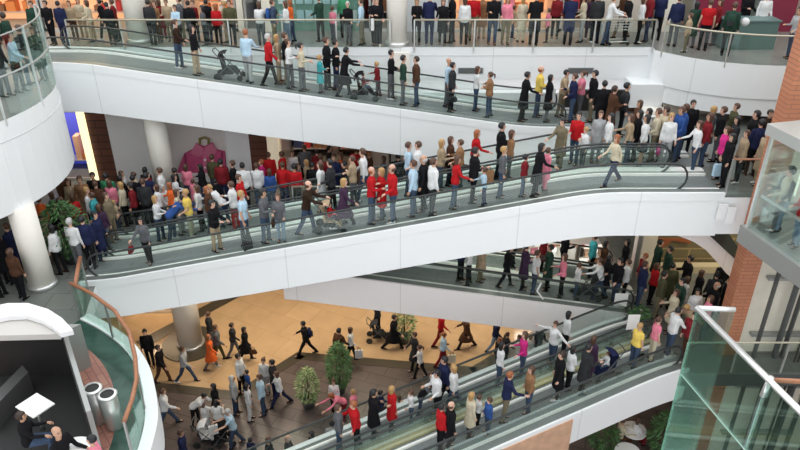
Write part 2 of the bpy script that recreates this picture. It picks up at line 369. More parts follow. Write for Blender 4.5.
# back walls
wallbox('wall_back',-30,18,29.6,29.9,T,T+4.6,beigew)
wallbox('wall_left',-21,-20.7,4,34,0,T+4.6,beigew); wallbox('wall_right',17.7,18,4,34,0,T+4.6,beigew)
wallbox('wall_back',-21,18,29.6,29.9,0,T-1.2,darkwood)
def shop(px0,px1,Y,Z,h,lab,back,gds,depth=2.2,py=12,frame=steel,rows=4,dens=.75,kind='shelf',fascia=None,seed=0,lampcol=None):
    rnd=random.Random(px0*31+seed); x0,x1=X(px0,Y,py),X(px1,Y,py); w_=x1-x0
    e=empty('shop_front',((x0+x1)/2,Y,Z),lab,'shop front')
    a,b=-w_/2,w_/2
    m=MB(); m.box(a,b,depth,depth+.1,0,h); m.build('back_panel',back,e)
    m=MB(); m.box(a,a+.08,0,depth,0,h); m.box(b-.08,b,0,depth,0,h); m.box(a,b,-.02,.12,h-.25,h); m.box(a,b,0,.08,0,.1); m.build('frame',frame,e)
    if fascia: m=MB(); m.box(a,b,-.1,0,h-.6,h); m.build('fascia_board',fascia,e)
    m=MB(); m.m=0
    for r in range(rows):
        z=.35+r*(h-1.0)/rows; m.m=0; m.box(a+.15,b-.15,depth-.55,depth-.02,z,z+.04)
    m.build('shelf',frame,e)
    m=MB()
    for r in range(rows):
        z=.39+r*(h-1.0)/rows; x=a+.2
        while x<b-.35:
            gw=rnd.uniform(.12,.4); gh=rnd.uniform(.2,(h-1.0)/rows-.1)
            if rnd.random()<dens: m.m=rnd.randrange(len(gds)); m.box(x,x+gw,depth-.5,depth-.1,z,z+gh)
            x+=gw+rnd.uniform(.02,.12)
    m.build('goods',gds,e,kind='stuff')
    if lampcol:
        area((e.location.x,Y+depth*.45,Z+h-.15),w_*.8,w_*26,lampcol,name='shop_lamp',sy=.6)
    return e
def pier(px0,px1,Y,Z,h,lab,m_,py=12,th=.3,name='wall_pier'):
    m=MB(); m.box(X(px0,Y,py),X(px1,Y,py),Y-.05,Y+th,Z,Z+h); return m.build(name,m_,label=lab,cat='pier')
warm=(1,.72,.45); neut=(1,.93,.85)
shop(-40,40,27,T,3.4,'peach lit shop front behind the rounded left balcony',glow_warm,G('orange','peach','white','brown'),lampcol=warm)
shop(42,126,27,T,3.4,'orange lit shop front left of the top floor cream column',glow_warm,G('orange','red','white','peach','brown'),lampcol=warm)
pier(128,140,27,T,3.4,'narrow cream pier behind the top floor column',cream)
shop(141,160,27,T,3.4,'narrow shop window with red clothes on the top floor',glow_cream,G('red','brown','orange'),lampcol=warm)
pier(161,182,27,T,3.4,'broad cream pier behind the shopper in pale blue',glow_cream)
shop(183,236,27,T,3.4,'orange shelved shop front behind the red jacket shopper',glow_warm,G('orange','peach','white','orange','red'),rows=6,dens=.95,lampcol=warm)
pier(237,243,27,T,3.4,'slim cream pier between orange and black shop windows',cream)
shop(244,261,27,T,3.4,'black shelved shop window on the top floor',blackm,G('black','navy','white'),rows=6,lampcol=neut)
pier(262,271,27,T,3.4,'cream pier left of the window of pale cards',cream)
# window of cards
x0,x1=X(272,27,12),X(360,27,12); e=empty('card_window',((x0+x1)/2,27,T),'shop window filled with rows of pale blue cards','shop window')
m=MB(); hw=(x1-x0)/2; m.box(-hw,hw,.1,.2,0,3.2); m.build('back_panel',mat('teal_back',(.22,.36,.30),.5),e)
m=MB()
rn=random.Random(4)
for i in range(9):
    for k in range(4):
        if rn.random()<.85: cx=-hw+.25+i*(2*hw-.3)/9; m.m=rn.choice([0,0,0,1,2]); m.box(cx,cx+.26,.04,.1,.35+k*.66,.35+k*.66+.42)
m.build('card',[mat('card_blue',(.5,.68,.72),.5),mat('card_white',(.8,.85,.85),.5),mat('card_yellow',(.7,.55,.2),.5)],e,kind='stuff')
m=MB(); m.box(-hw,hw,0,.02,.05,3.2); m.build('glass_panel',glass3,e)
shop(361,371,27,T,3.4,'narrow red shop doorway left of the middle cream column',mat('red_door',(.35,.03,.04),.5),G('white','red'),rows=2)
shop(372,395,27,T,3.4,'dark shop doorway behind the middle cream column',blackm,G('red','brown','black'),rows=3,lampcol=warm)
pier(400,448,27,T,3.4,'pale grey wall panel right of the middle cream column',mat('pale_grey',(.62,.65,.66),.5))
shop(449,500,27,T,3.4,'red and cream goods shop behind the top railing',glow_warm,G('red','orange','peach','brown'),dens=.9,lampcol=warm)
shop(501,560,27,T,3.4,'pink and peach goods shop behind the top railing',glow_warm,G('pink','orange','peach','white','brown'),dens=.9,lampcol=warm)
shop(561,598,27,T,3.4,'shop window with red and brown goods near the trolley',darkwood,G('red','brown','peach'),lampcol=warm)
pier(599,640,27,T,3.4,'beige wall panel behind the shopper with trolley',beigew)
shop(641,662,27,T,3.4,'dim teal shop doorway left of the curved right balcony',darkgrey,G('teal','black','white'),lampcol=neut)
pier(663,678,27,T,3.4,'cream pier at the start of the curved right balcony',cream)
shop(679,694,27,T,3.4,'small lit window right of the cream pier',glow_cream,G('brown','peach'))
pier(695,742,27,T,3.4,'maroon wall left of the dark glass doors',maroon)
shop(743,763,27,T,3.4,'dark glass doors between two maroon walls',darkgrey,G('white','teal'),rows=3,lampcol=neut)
pier(764,795,27,T,3.4,'maroon wall right of the dark glass doors',maroon)
# dark low stand on the right balcony
p=at(748,50,T); m=MB(); m.box(-.9,.9,-.35,.35,0,.95); m.box(-.95,.95,-.4,.4,.95,1.0); o=m.build('display_stand',mat('stand_teal',(.10,.17,.16),.4),label='low dark teal stand on the curved right balcony',cat='stand'); o.location=(p.x,p.y+.4,T)
# vents and seam on the white front
for px,lab in ((470.5,'grey ventilation grille on the white front, left one'),(580.5,'grey ventilation grille on the white front, right one')):
    a=aty(px-12.5,67.5,24.7);b=aty(px+12.5,73.5,24.7); e=empty('vent_grille',((a.x+b.x)/2,24.7,b.z),lab,'vent')
    w_=(b.x-a.x)/2;h_=a.z-b.z; m=MB(); m.box(-w_,w_,-.03,0,0,h_); m.build('frame',vent_m,e)
    m=MB(); 
    for k in range(5): m.box(-w_+.03,w_-.03,-.045,-.03,h_*(.1+k*.18),h_*(.1+k*.18)+.02)
    m.build('slat',darkgrey,e)
wallbox('trim_9',-12,8.8,24.685,24.7,T-.32,T-.30,MATS['seam_grey'])
# left middle level shops, plane Y=24.4
YL=24.4
def LX(px): return X(px,YL,150)
def lpier(a,b,lab,m_,z1=T-1.95,name='wall_panel'):
    m=MB(); m.box(LX(a),LX(b),YL,YL+.3,L,z1); return m.build(name,m_,label=lab,cat='wall panel')
lpier(112,164,'plain white wall panel left of the pink shirt window',whitep)
lpier(92.5,112,'dark slatted wood panel beside the blue shop',darkwood)
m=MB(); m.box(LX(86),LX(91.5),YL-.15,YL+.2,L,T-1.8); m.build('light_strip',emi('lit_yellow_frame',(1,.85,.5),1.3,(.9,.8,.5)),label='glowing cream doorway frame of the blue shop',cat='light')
wallbox('trim_10',LX(30),LX(92),YL-.2,YL+.2,T-1.9,T-1.2,mat('soffit_grey',(.45,.43,.41),.6))
shop(20,86,YL+.1,L,3.0,'blue lit shop front under the rounded left balcony',glow_blue,G('orange','peach','navy','brown','pink'),py=150,dens=.5,depth=1.6,rows=1,lampcol=(1,.8,.55))
# pink shirt window
x0,x1=LX(163),LX(227); xc=(x0+x1)/2; e=empty('shirt_window',(xc,YL,L),'shop window showing a giant pink shirt on a hanger','shop window')
hw=(x1-x0)/2
m=MB(); m.box(-hw,hw,.15,.3,0,3.9); m.build('back_panel',mat('window_back',(.74,.70,.68),.5),e)
m=MB(); m.box(-hw,-hw+.06,-.05,.15,.3,3.9); m.box(hw-.06,hw,-.05,.15,.3,3.9); m.box(-hw,hw,-.05,.15,2.95,3.05); m.box(-hw,hw,-.05,.15,0,.35); m.build('frame',mat('warm_white',(.78,.76,.74),.5),e)
def S(px,py,dy=0): q=aty(px,py,YL+dy); return (q.x-xc,dy,q.z-L)
pink=mat('pink_shirt_cloth',(.55,.08,.20),.7,var=.12,scale=5); pinkl=mat('pink_shirt_light',(.60,.16,.27),.7); pinkd=mat('pink_shirt_fold',(.30,.03,.10),.7)
m=MB(); m.prismv([S(*q,.02) for q in [(176,187),(177,172),(184,154),(192,150),(196,144),(204,147),(212,143),(216,150),(225,152),(226.5,187)]],(0,.1,0)); sh=m.build('shirt_body',pink,e)
m=MB(); m.prismv([S(*q,-.02) for q in [(192,150),(196,143),(203,148),(204,154),(198,157),(190,153)]],(0,.05,0)); m.prismv([S(*q,-.02) for q in [(212,143),(217,150),(215,154),(209,157),(204,154),(205,148)]],(0,.05,0)); m.build('collar',pinkl,sh)
m=MB(); m.prismv([S(*q,-.01) for q in [(203,155),(206.5,155),(207,187),(203,187)]],(0,.04,0)); pk=m.build('placket',pinkl,sh)
m=MB()
for py in (160,168,177): m.ball(S(205,py,-.03),.05,8,5)
m.build('button',MATS['goods_white'],sh)
m=MB(); m.prismv([S(*q,0) for q in [(211,166),(220,166),(220,176),(215,179),(211,176)]],(0,.03,0)); m.build('pocket',pinkd,sh)
m=MB(); m.prismv([S(*q,0) for q in [(184,154),(186,154),(189,187),(186,187)]],(0,.03,0)); m.prismv([S(*q,0) for q in [(221,152),(223,152),(222,187),(220,187)]],(0,.03,0)); m.build('sleeve_fold',pinkd,sh)
m=MB(); m.tube([S(200,144,0),S(199.5,139,0),S(204,137.5,0),S(208.5,139,0),S(208.5,144,0)],.05,8); m.build('hanger',mat('olive_hanger',(.25,.22,.05),.4),e)
lpier(227,250,'plain white wall panel right of the pink shirt window',whitep)
lpier(250,267,'dark red wood panel right of the white wall',darkwood)
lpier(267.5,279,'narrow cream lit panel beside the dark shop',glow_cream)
shop(280,330,YL+.3,L,3.4,'dark shop with red clothes right of the cream panel',blackm,G('red','brown','black','navy','peach'),py=150,depth=2.6,lampcol=(1,.7,.5),seed=2)
shop(331,371,YL+.3,L,3.4,'dark shop with red and orange goods left of the beige panels',darkwood,G('red','orange','black','brown'),py=150,depth=2.6,lampcol=(1,.65,.45),seed=3)
lpier(372,389,'warm beige wall panel right of the dark shops, left one',mat('warm_beige',(.66,.55,.45),.5))
lpier(391,407,'grey beige wall panel right of the dark shops, right one',mat('cool_beige',(.50,.47,.42),.5))
lpier(407,446,'dark wall panel behind the middle ramp crowd',mat('dark_panel',(.07,.05,.045),.5))
# right landing walls
wallbox('wall_back',X(380,24.4,105),X(612,24.4,105),24.4,24.7,R-.6,T-1.9,mat('pale_wall',(.70,.70,.68),.6))
m=MB(); m.box(X(560,24.3,112),X(622,24.3,112),24.25,24.38,R-.3,R+.75); m.build('wall_panel',blackm,label='black low wall panel behind the right landing crowd',cat='wall panel')
m=MB(); m.box(X(612,24.3,105),X(637,24.3,105),24.2,24.38,R,T-1.9); m.build('door_1',darkwood,kind='structure')
wallbox('wall_back',9.36,X(733,23.9,110),23.9,24.1,R,T-1.1,beigew,'beige wall behind the right landing')
m=MB(); m.box(9.4,X(733,23.8,117),23.8,23.86,R+.85,R+1.0); 
m.build('wall_rail',wood_rail,label='brown wooden rail on the beige wall of the right landing',cat='rail')
m=MB(); m.box(X(733,23.6,115),X(742,23.6,115),23.5,23.9,R,T-1.2); m.build('wall_panel',mat('redbrown',(.28,.10,.06),.5),label='red brown pilaster at the right end of the beige wall',cat='pilaster')
wallbox('wall_back',X(742,23.9,110),17.7,23.9,24.1,R,T-1.1,mat('dark_brown_wall',(.07,.035,.025),.6))
# lower right landing
wallbox('wall_back',X(640,21.8,250),X(700,21.8,250)+6,21.8,22.0,D,R-1.15,olive,'olive wall with gold bands behind the lower right landing')
m=MB(); m.prismv([aty(*q,21.75) for q in [(656,238),(690,238),(690,243),(672,240),(664,246),(655,252)]],(0,-.05,0)); m.build('wall_panel',mat('rust_panel',(.33,.10,.04),.5),label='rust red panel on the olive wall',cat='wall panel')
m=MB(); m.box(X(640,21.6,266),X(728,21.6,266),21.3,21.6,D,D+.28); m.build('bench_plinth',mat('sand_stone',(.62,.54,.36),.5),label='long low sand coloured plinth along the olive wall',cat='plinth')
m=MB(); m.box(X(634,21.2,250),X(639,21.2,250),21.0,21.3,0,R-1.2); m.build('steel_post',steel,label='pale steel post left of the olive wall',cat='post')
m=MB(); m.box(X(640,21.7,250),X(655,21.7,250),21.65,21.78,D,R-1.2); m.build('wall_panel',cream,label='cream wall strip beside the steel post',cat='wall panel')
# arched beam
Q=lambda pts,Y:[aty(px,py,Y) for px,py in pts]
m=MB(); m.prismv(Q([(651,231),(700,226),(724,227),(746,262),(746,291),(737,283),(726,273),(716,261),(706,250),(694,242),(680,236.5),(664,233)],18.2),(0,.5,0)); m.build('arched_beam',blush,label='blush white arched beam under the right landing',cat='beam')
m=MB(); m.prismv(Q([(700,226.5),(724,226.5),(748,262),(747,270)],18.15),(0,-.06,0)); m.build('glass_band',mat('dark_glass_band',(.03,.045,.04),.1),label='dark glazed triangular band beside the arched beam',cat='glazing')
# ground shop and bulkhead behind the lower ramp
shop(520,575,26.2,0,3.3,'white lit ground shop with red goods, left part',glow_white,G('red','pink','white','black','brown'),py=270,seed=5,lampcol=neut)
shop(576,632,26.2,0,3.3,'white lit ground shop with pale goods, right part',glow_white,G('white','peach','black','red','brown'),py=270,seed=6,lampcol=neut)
wallbox('trim_11',X(500,25.4,245),X(636,25.4,245),25.4,26.2,3.1,6.0,whitep,'white bulkhead over the lit ground shop')
wallbox('wall_back',-21,X(500,26.6,280),26.6,26.8,0,L-.5,mat('brown_wall',(.16,.08,.04),.5,var=.2),'dark brown wall behind the gold floor')
shop(130,178,24.8,0,2.6,'orange lit ground shop window left of the dark stone ring',darkwood,G('orange','peach','brown','white'),py=310,depth=1.2,lampcol=warm,rows=3)
# lamps in the ceiling over the gold floor
for i,(x,y) in enumerate([(-7.5,24),(-4.5,22.6),(-1.5,24.2),(1.5,23.2),(4.5,24.4),(-6,21.4)]):
    m=MB(); m.lathe([(.22,0),(.22,.06),(.18,.08)],20); o=m.build('ceiling_downlight',lampm,label='round warm downlight over the gold floor',cat='light',group='downlights over the gold floor'); o.location=(x,y,L-.58 if x<1.3 else 5.6)
    area((x,y,(L-.62) if x<1.3 else 5.5),1.2,125,(1,.86,.66),name='gold_floor_lamp')
# ---------------------------------------------------------------- lift and shaft on the right
c1=Vector((8.85,15.6)); c2=Vector((9.33,13.7)); d=(c2-c1).normalized(); n=Vector((-d.y,d.x)); 
P=lambda a,b:(c1+d*a+n*b)
lift=empty('glass_lift',(c1.x,c1.y,R),'glass walled lift cabin with grey frame and three passengers','lift')
def lb(a0,a1,b0,b1,z0,z1,name,m_,**k):
    m=MB(); m.prism([tuple(P(a,b)-c1) for a,b in ((a0,b0),(a1,b0),(a1,b1),(a0,b1))],z0,z1); return m.build(name,m_,lift,**k)
lb(-.12,2.6,-.12,2.4,-.5,-.02,'floor_frame',greyf); lb(-.12,2.6,-.12,2.4,2.45,2.72,'roof_frame',mat('roof_grey',(.50,.52,.50),.4,.4))
lb(0,2.5,-.01,.01,-.02,2.45,'glass_side',glass3); lb(2.49,2.51,0,2.3,-.02,2.45,'glass_side',glass3); lb(-.01,.01,0,1.2,-.02,2.45,'glass_side',glass3)
for a,b in ((0,0),(2.5,0),(2.5,2.3),(0,2.3)): lb(a-.035,a+.035,b-.035,b+.035,-.02,2.45,'corner_post',steel)
lb(.1,2.4,.06,.1,.85,.92,'grab_rail',steel)
lb(.9,1.0,2.2,2.3,.1,2.4,'light_strip',emi('lift_light',(1,.95,.8),3))
def sb(x0,x1,y0,y1,z0,z1,name,m_,lab,cat):
    m=MB(); m.box(x0,x1,y0,y1,z0,z1); return m.build(name,m_,label=lab,cat=cat)
bx=aty(763,170,17).x
sb(bx-.02,bx+.52,17.0-.3,17.3-.12,0,T+4,'brick_pier',brick,'tall terracotta brick pier beside the glass lift','pier')
sb(13.2,16.5,16.2,16.6,0,T+4,'brick_wall',brick,'terracotta brick wall at the far right edge','wall')
e=empty('lift_shaft',(10.3,16.9,0),'cream panelled lift shaft with black guide rails below the lift','lift shaft')
m=MB(); 
for k in range(5): m.box(-.05+k*.62,.54+k*.62,0,.15,0,T+3)
m.build('panel',cream,e)
for k,(x,wd) in enumerate([(.35,.05),(.95,.09),(1.2,.05),(1.85,.1),(2.3,.06)]):
    m=MB(); m.box(x,x+wd,-.35,-.2,0,R-.6); m.build('guide_rail',darkgrey,e)
for z in range(1,9,2):
    m=MB(); m.box(.2,2.5,-.2,0,z,z+.08); m.build('bracket',greyf,e)
m=MB(); m.tube([(1.5,-.5,0),(1.5,-.5,R-.6)],.03,6); m.tube([(1.62,-.5,0),(1.62,-.5,R-.6)],.03,6); m.build('cable',rubber,e)
# near glass screen
a=at(697,308,12.7); b=at(768,379,12.7); c=b+(b-a)*1.6; bl=Vector((a.x,a.y,9.4))
e=empty('glass_screen',(a.x,a.y,9.4),'big near glass screen with a steel top rail, lower right','glass screen')
o=Vector((a.x,a.y,9.4))
def screen(p,q,h,name,m_,t=.012):
    n=Vector((-(q-p).y,(q-p).x,0)).normalized()*t; z0=Vector((0,0,0)); hh=Vector((0,0,h)); p=Vector((p.x,p.y,9.4))-o; q=Vector((q.x,q.y,9.4))-o
    m=MB(); m.add([p-n,q-n,q-n+hh,p-n+hh,p+n,q+n,q+n+hh,p+n+hh],[(0,1,2,3),(7,6,5,4),(0,4,5,1),(3,2,6,7),(0,3,7,4),(1,5,6,2)]); return m.build(name,m_,e)
screen(a,b-(b-a)*.02,3.25,'glass_panel',glass4); screen(b,c,3.25,'glass_panel',glass4)
m=MB(); m.tube([a-o,c-o],[(.045,.03)]*2,10); m.build('top_rail',steel,e,True)
m=MB(); m.tube([a-o,at(735,309.5,12.7)-o],[(.04,.03)]*2,10); m.build('return_rail',steel,e,True)
screen(a,at(735,309.5,12.7),3.25,'glass_panel',glass4)
m=MB(); m.tube([a-o-Vector((0,0,1.1)),c-o-Vector((0,0,1.1))],.008,6); m.build('seam_line',mat('seam_pale',(.7,.8,.78),.4),e)
for q in (b,): 
    m=MB(); m.tube([q-o+Vector((0.03,0,.03)),q-o-Vector((0,0,.25))],.035,10); m.build('bracket',steel,e,True)
q1,q2=at(771,380,12.6),at(830,383,12.6); m=MB(); m.tube([q1-o,q2-o],.03,8); m.build('handrail',wood_rail,e,True)
# ---------------------------------------------------------------- café kiosk
k0=at(62,333,L+1.3); k1=at(86,412,L+1.3); kb=at(-20,333,L+1.3); kf=at(-20,412,L+1.3)
e=empty('cafe_kiosk',(k0.x,k0.y,L),'black walled café kiosk with steel edge under a white curved canopy','kiosk')
o=Vector((k0.x,k0.y,L)); f2=lambda p:((p-o).x,(p-o).y)
m=MB(); m.prism([f2(k0),f2(kb),f2(kf),f2(k1)],.0,.04); m.build('floor_panel',blackm,e)
dn=(k1-k0).normalized(); nn=Vector((-dn.y,dn.x,0))
if nn.x<0: nn=-nn
m=MB(); m.prism([f2(k0),f2(k1),f2(k1+nn*.10),f2(k0+nn*.10)],0,1.3); m.build('side_wall',greyf,e)
m=MB(); m.prism([f2(k0-nn*.03),f2(k1-nn*.03),f2(k1),f2(k0)],0,1.28); m.build('inner_lining',blackm,e)
m=MB(); m.prism([f2(kb),f2(k0),f2(k0+Vector((.3,.35,0))),f2(kb+Vector((0,.35,0)))],0,1.3); m.build('back_wall',greyf,e)
m=MB(); m.prism([f2(kb-Vector((0,.03,0))),f2(k0-Vector((0,.03,0))),f2(k0),f2(kb)],0,1.28); m.build('inner_lining',blackm,e)
g0,g1=at(-10,412,L+.6),at(28,372,L+.6); m=MB(); dd=Vector((-.25,.25,0)); m.prism([f2(g0),f2(g1),f2(g1+dd),f2(g0+dd)],.04,.6); m.build('counter',mat('counter_grey',(.10,.10,.10),.3,.4),e)
# white curved canopy behind
cv=[at(*p,L+1.75) for p in [(-20,309),(8,303),(28,303),(48,309),(62,318),(73,330)]]
cv2=[at(*p,L+1.75) for p in [(-20,322),(8,316),(26,315),(42,320),(52,326),(60,333)]]
m=MB()
for i in range(5): m.prism([f2(q) for q in (cv[i],cv[i+1],cv2[i+1],cv2[i])],1.62,1.75)
m.build('canopy_rim',whitep,e)
cv3=[at(*p,L+1.6) for p in [(-20,322),(26,316),(42,322),(52,328),(60,334),(-20,336)]]
m=MB(); m.prism([f2(q) for q in cv3],1.45,1.6); m.build('canopy_tray',mat('tray_grey',(.55,.53,.50),.5),e)
for px in (5,45):
    q=at(px,318,L+1.6); m=MB(); m.box(-.05,.05,-.05,.05,0,1.45,Matrix.Translation((f2(q)[0],f2(q)[1],0))); m.build('post',greyf,e)
def table(px,py,Z,r,lab,square=False,rz=.5):
    p=at(px,py,Z+.74); e=empty('cafe_table',(p.x,p.y,Z),lab,'table',rz=rz)
    m=MB()
    if square: m.box(-r,r,-r*.8,r*.8,.71,.74)
    else: m.lathe([(r,.71),(r,.74)],24)
    m.build('tabletop',MATS['goods_white'],e); m=MB(); m.lathe([(.03,.03),(.03,.71)],10); m.build('pedestal',steel,e,True); m=MB(); m.lathe([(.24,0),(.24,.02),(.05,.04)],20); m.build('foot_plate',darkgrey,e); return p
table(35,405,L,.32,'white square table beside the black café kiosk',True,-.55)
table(73,452,L,.42,'white round table in front of the bald café guest')
table(634,430,0,.42,'small white round table under the right end of the bottom ramp')
table(628,452,0,.42,'second white round table nearer the camera beside the green plant')
def chair(px,py,Z,rz,lab,m_):
    p=at(px,py,Z); e=empty('cafe_chair',(p.x,p.y,Z),lab,'chair',rz=rz)
    m=MB(); m.box(-.2,.2,-.2,.2,.43,.47); m.build('seat',m_,e); m=MB(); m.box(-.22,-.18,-.2,.2,.5,.85); m.build('backrest',m_,e)
    for sx in (-.18,.18):
        for sy in (-.18,.18): m=MB(); m.box(sx-.015,sx+.015,sy-.015,sy+.015,0,.43 if sx>0 else .85); m.build('leg',steel,e)
def bin_(px,py,lab):
    p=at(px,py,L+.95); p.z=L; e=empty('litter_bin',(p.x,p.y,L),lab,'litter bin')
    m=MB(); m.lathe([(.17,0),(.19,.02),(.19,.9),(.17,.92)],24); m.build('body',steel,e,True)
    m=MB(); m.lathe([(.2,.9),(.22,.93),(.2,.96),(.15,.96)],24,cap=False); m.build('rim',steel,e,True)
    m=MB(); m.lathe([(.15,.92),(.15,.94)],24); m.build('opening',blackm,e)
bin_(107,394,'steel litter bin with black top, the right one of two'); bin_(92,388,'steel litter bin partly behind the kiosk wall, the left one of two')
# signs and marks
def card(px,py,Y,w_,h_,lab,m_=None,text=None):
    p=aty(px,py,Y); m=MB(); m.box(-w_/2,w_/2,-.01,.01,-h_/2,h_/2); o=m.build('sign_card',m_ or MATS['goods_white'],label=lab,cat='sign'); o.location=p; return o
card(621,300,18.55,.42,.5,'white sign card on the lower rear ramp balustrade'); card(633,323,16.9,.35,.6,'white sign card at the top of the bottom ramp')
m=MB(); m.tube([aty(541,283,18.6),aty(537,291,18.6),aty(543,299,18.6)],.03,6); m.build('chevron_mark',MATS['goods_white'],label='white chevron mark on the lower rear ramp glass',cat='sign')
for k in range(2):
    p=at(727+13*k,212+4*k,R-.25); m=MB(); m.box(-.12,.12,-.02,.02,-.3,.2); o=m.build('notice_plate',whitep,label=['white notice plate under the right railing, left one','white notice plate under the right railing, right one'][k],cat='sign'); o.location=(p.x,17.1,R-.35-.1*k)
# right landing balustrade and wood rails
p1,p2,p3=at(700,192,R),at(735,200,R),at(748,214,R)
railing([(8.95,17.3),(9.75,17.3),(9.75,16.35)],R,1.1,'glass railing at the corner of the right landing',post=1.0,rail=wood_rail)
railing([(A0.x+.05,A0.y+.08),(17,A0.y+.08)],D,1.1,'glass railing at the front of the lower right landing',post=1.5)
railing([(1.25,21.65),(-3.7,21.65)],L,1.1,'glass railing of the left middle floor behind the middle ramp',post=1.6)
p=at(107,300,L); q=at(98,262,L); railing([(edge[-1].x,edge[-1].y),(-9.1,17.0)],L,1.1,'short glass railing joining the café terrace and middle ramp',rail=wood_rail,gm=glass2,post=1.2,rr=.06)
# ---------------------------------------------------------------- plants
leafm=[mat('leaf_'+n,c,.5) for n,c in dict(dark=(.03,.09,.025),mid=(.07,.17,.05),pale=(.22,.30,.12),lime=(.38,.42,.2)).items()]
def plant(px,py,Z,h,r,lab,cols,n=900,pot=.25,seed=1,lean=0):
    rn=random.Random(seed); p=at(px,py,Z); e=empty('potted_tree',(p.x,p.y,Z),lab,'plant')
    COLS.append((p.x,p.y,r*.5,Z))
    m=MB(); m.lathe([(pot*.75,0),(pot,.32),(pot*1.05,.36),(pot*.9,.36),(pot*.9,.33)],20); m.build('pot',darkgrey,e,True)
    m=MB(); m.tube([(0,0,.3),(.03,.02,h*.5),(0,0,h*.85)],[.04,.03,.015],6)
    for k in range(9):
        a=k*2.4; z=h*(.3+.06*k); m.tube([(0,0,z),(math.cos(a)*r*.6,math.sin(a)*r*.6,z+h*.12)],[.015,.006],5)
    m.build('stem',mat('bark',(.12,.08,.05),.8),e,True)
    m=MB()
    for i in range(n):
        t=rn.random(); z=.35+t*(h-.35); R_=r*math.sin(PI*min(1,(t*.92+.08)))**.6*(.45+.55*rn.random()**.4); a=rn.random()*2*PI
        c=Vector((math.cos(a)*R_,math.sin(a)*R_,z)); s=rn.uniform(.05,.1)*(1 if h<2.5 else 1.3); u=Vector((math.cos(a),math.sin(a),rn.uniform(-.9,.5))).normalized(); v=u.cross(Vector((rn.uniform(-1,1),rn.uniform(-1,1),1))).normalized()
        m.m=rn.randrange(len(cols)); nn_=u.cross(v)*s*.12
        m.add([c,c+u*s+v*s*.35+nn_,c+u*s*2.1,c+u*s-v*s*.35+nn_],[(0,1,2,3)])
    m.build('foliage',cols,e)
dk=[leafm[0],leafm[1],leafm[1]]; pl_=[leafm[1],leafm[2],leafm[3],leafm[2]]
plant(340,392,0,2.25,.42,'dark green potted tree on the brown plaza',dk,1100,seed=2)
plant(309,407,0,1.75,.36,'pale green potted tree nearest the camera on the plaza',pl_,700,seed=3)
plant(404,342,0,1.9,.42,'pale green potted tree on the gold floor below the ramp',pl_,700,seed=4)
plant(73,262,L,2.1,.62,'bushy dark green potted tree beside the café terrace railing',dk,1300,seed=5)
plant(663,458,0,1.9,.6,'large green leafy plant near the white café tables',dk,1200,seed=6)
plant(601,452,0,1.2,.5,'small leafy plant beside the tan stone wall',dk,600,seed=7)
plant(638,325,D,.6,.25,'small shrub at the top of the bottom ramp',dk,250,pot=.12,seed=8)

# rest of the hall, seen only from other positions and keeping daylight to the glass roof above
wallbox('wall_front',-21,18,-7.3,-7,0,T+9,whitep); wallbox('wall_left',-21,-20.7,-7,4,0,T+9,whitep); wallbox('wall_right',17.7,18,-7,4,0,T+9,whitep)
wallbox('ceiling',-21,18,26.3,29.9,T+4.0,T+4.2,whitep)
wallbox('wall_back',X(636,24.4,95),10.4,24.4,24.6,R-.6,T-1.15,mat('dim_wall',(.30,.26,.22),.6))
area((12,19.5,R-1.25),3.0,150,(1,.88,.7),name='landing_fill'); area((4,21.3,8.0),2.5,90,(1,.92,.8),name='ramp_fill')  # unseen fill lights added to brighten the lower landing and rear ramp
# ---------------------------------------------------------------- people
V=Vector
def rotY(v,a):   # rotate about Y: positive swings a downward vector forward (+x)
    c_,s_=math.cos(a),math.sin(a); return V((v.x*c_-v.z*s_,v.y,v.x*s_+v.z*c_))
# pose: lean, thighs(L,R), knees(L,R), upper arms swing(L,R), out(L,R), elbows(L,R)
POSES={
 'stand':dict(lean=1,th=(3,-3),kn=(3,3),ar=(4,-4),ou=(9,9),el=(14,16)),
 'wait':dict(lean=2,th=(6,-4),kn=(6,0),ar=(6,10),ou=(7,7),el=(60,88)),
 'rail':dict(lean=5,th=(4,-6),kn=(4,2),ar=(2,30),ou=(8,12),el=(16,44)),
 'fold':dict(lean=1,th=(4,-4),kn=(4,4),ar=(22,24),ou=(2,2),el=(98,104)),
 'walk':dict(lean=4,th=(17,-13),kn=(6,14),ar=(-14,15),ou=(8,8),el=(18,30)),
 'stride':dict(lean=6,th=(27,-20),kn=(6,16),ar=(-20,22),ou=(9,9),el=(22,38)),
 'push':dict(lean=10,th=(18,-14),kn=(10,12),ar=(48,46),ou=(5,5),el=(32,34)),
 'pushs':dict(lean=7,th=(6,-6),kn=(5,5),ar=(40,38),ou=(5,5),el=(36,38)),
 'sit':dict(lean=3,th=(82,82),kn=(80,84),ar=(28,26),ou=(8,8),el=(55,60)),
 'spread':dict(lean=4,th=(4,-4),kn=(4,4),ar=(8,-8),ou=(58,62),el=(12,12)),
 'phone':dict(lean=1,th=(3,-5),kn=(3,3),ar=(2,30),ou=(8,12),el=(14,125)),
 'bend':dict(lean=48,th=(10,-6),kn=(14,6),ar=(55,60),ou=(8,8),el=(30,26)),
}
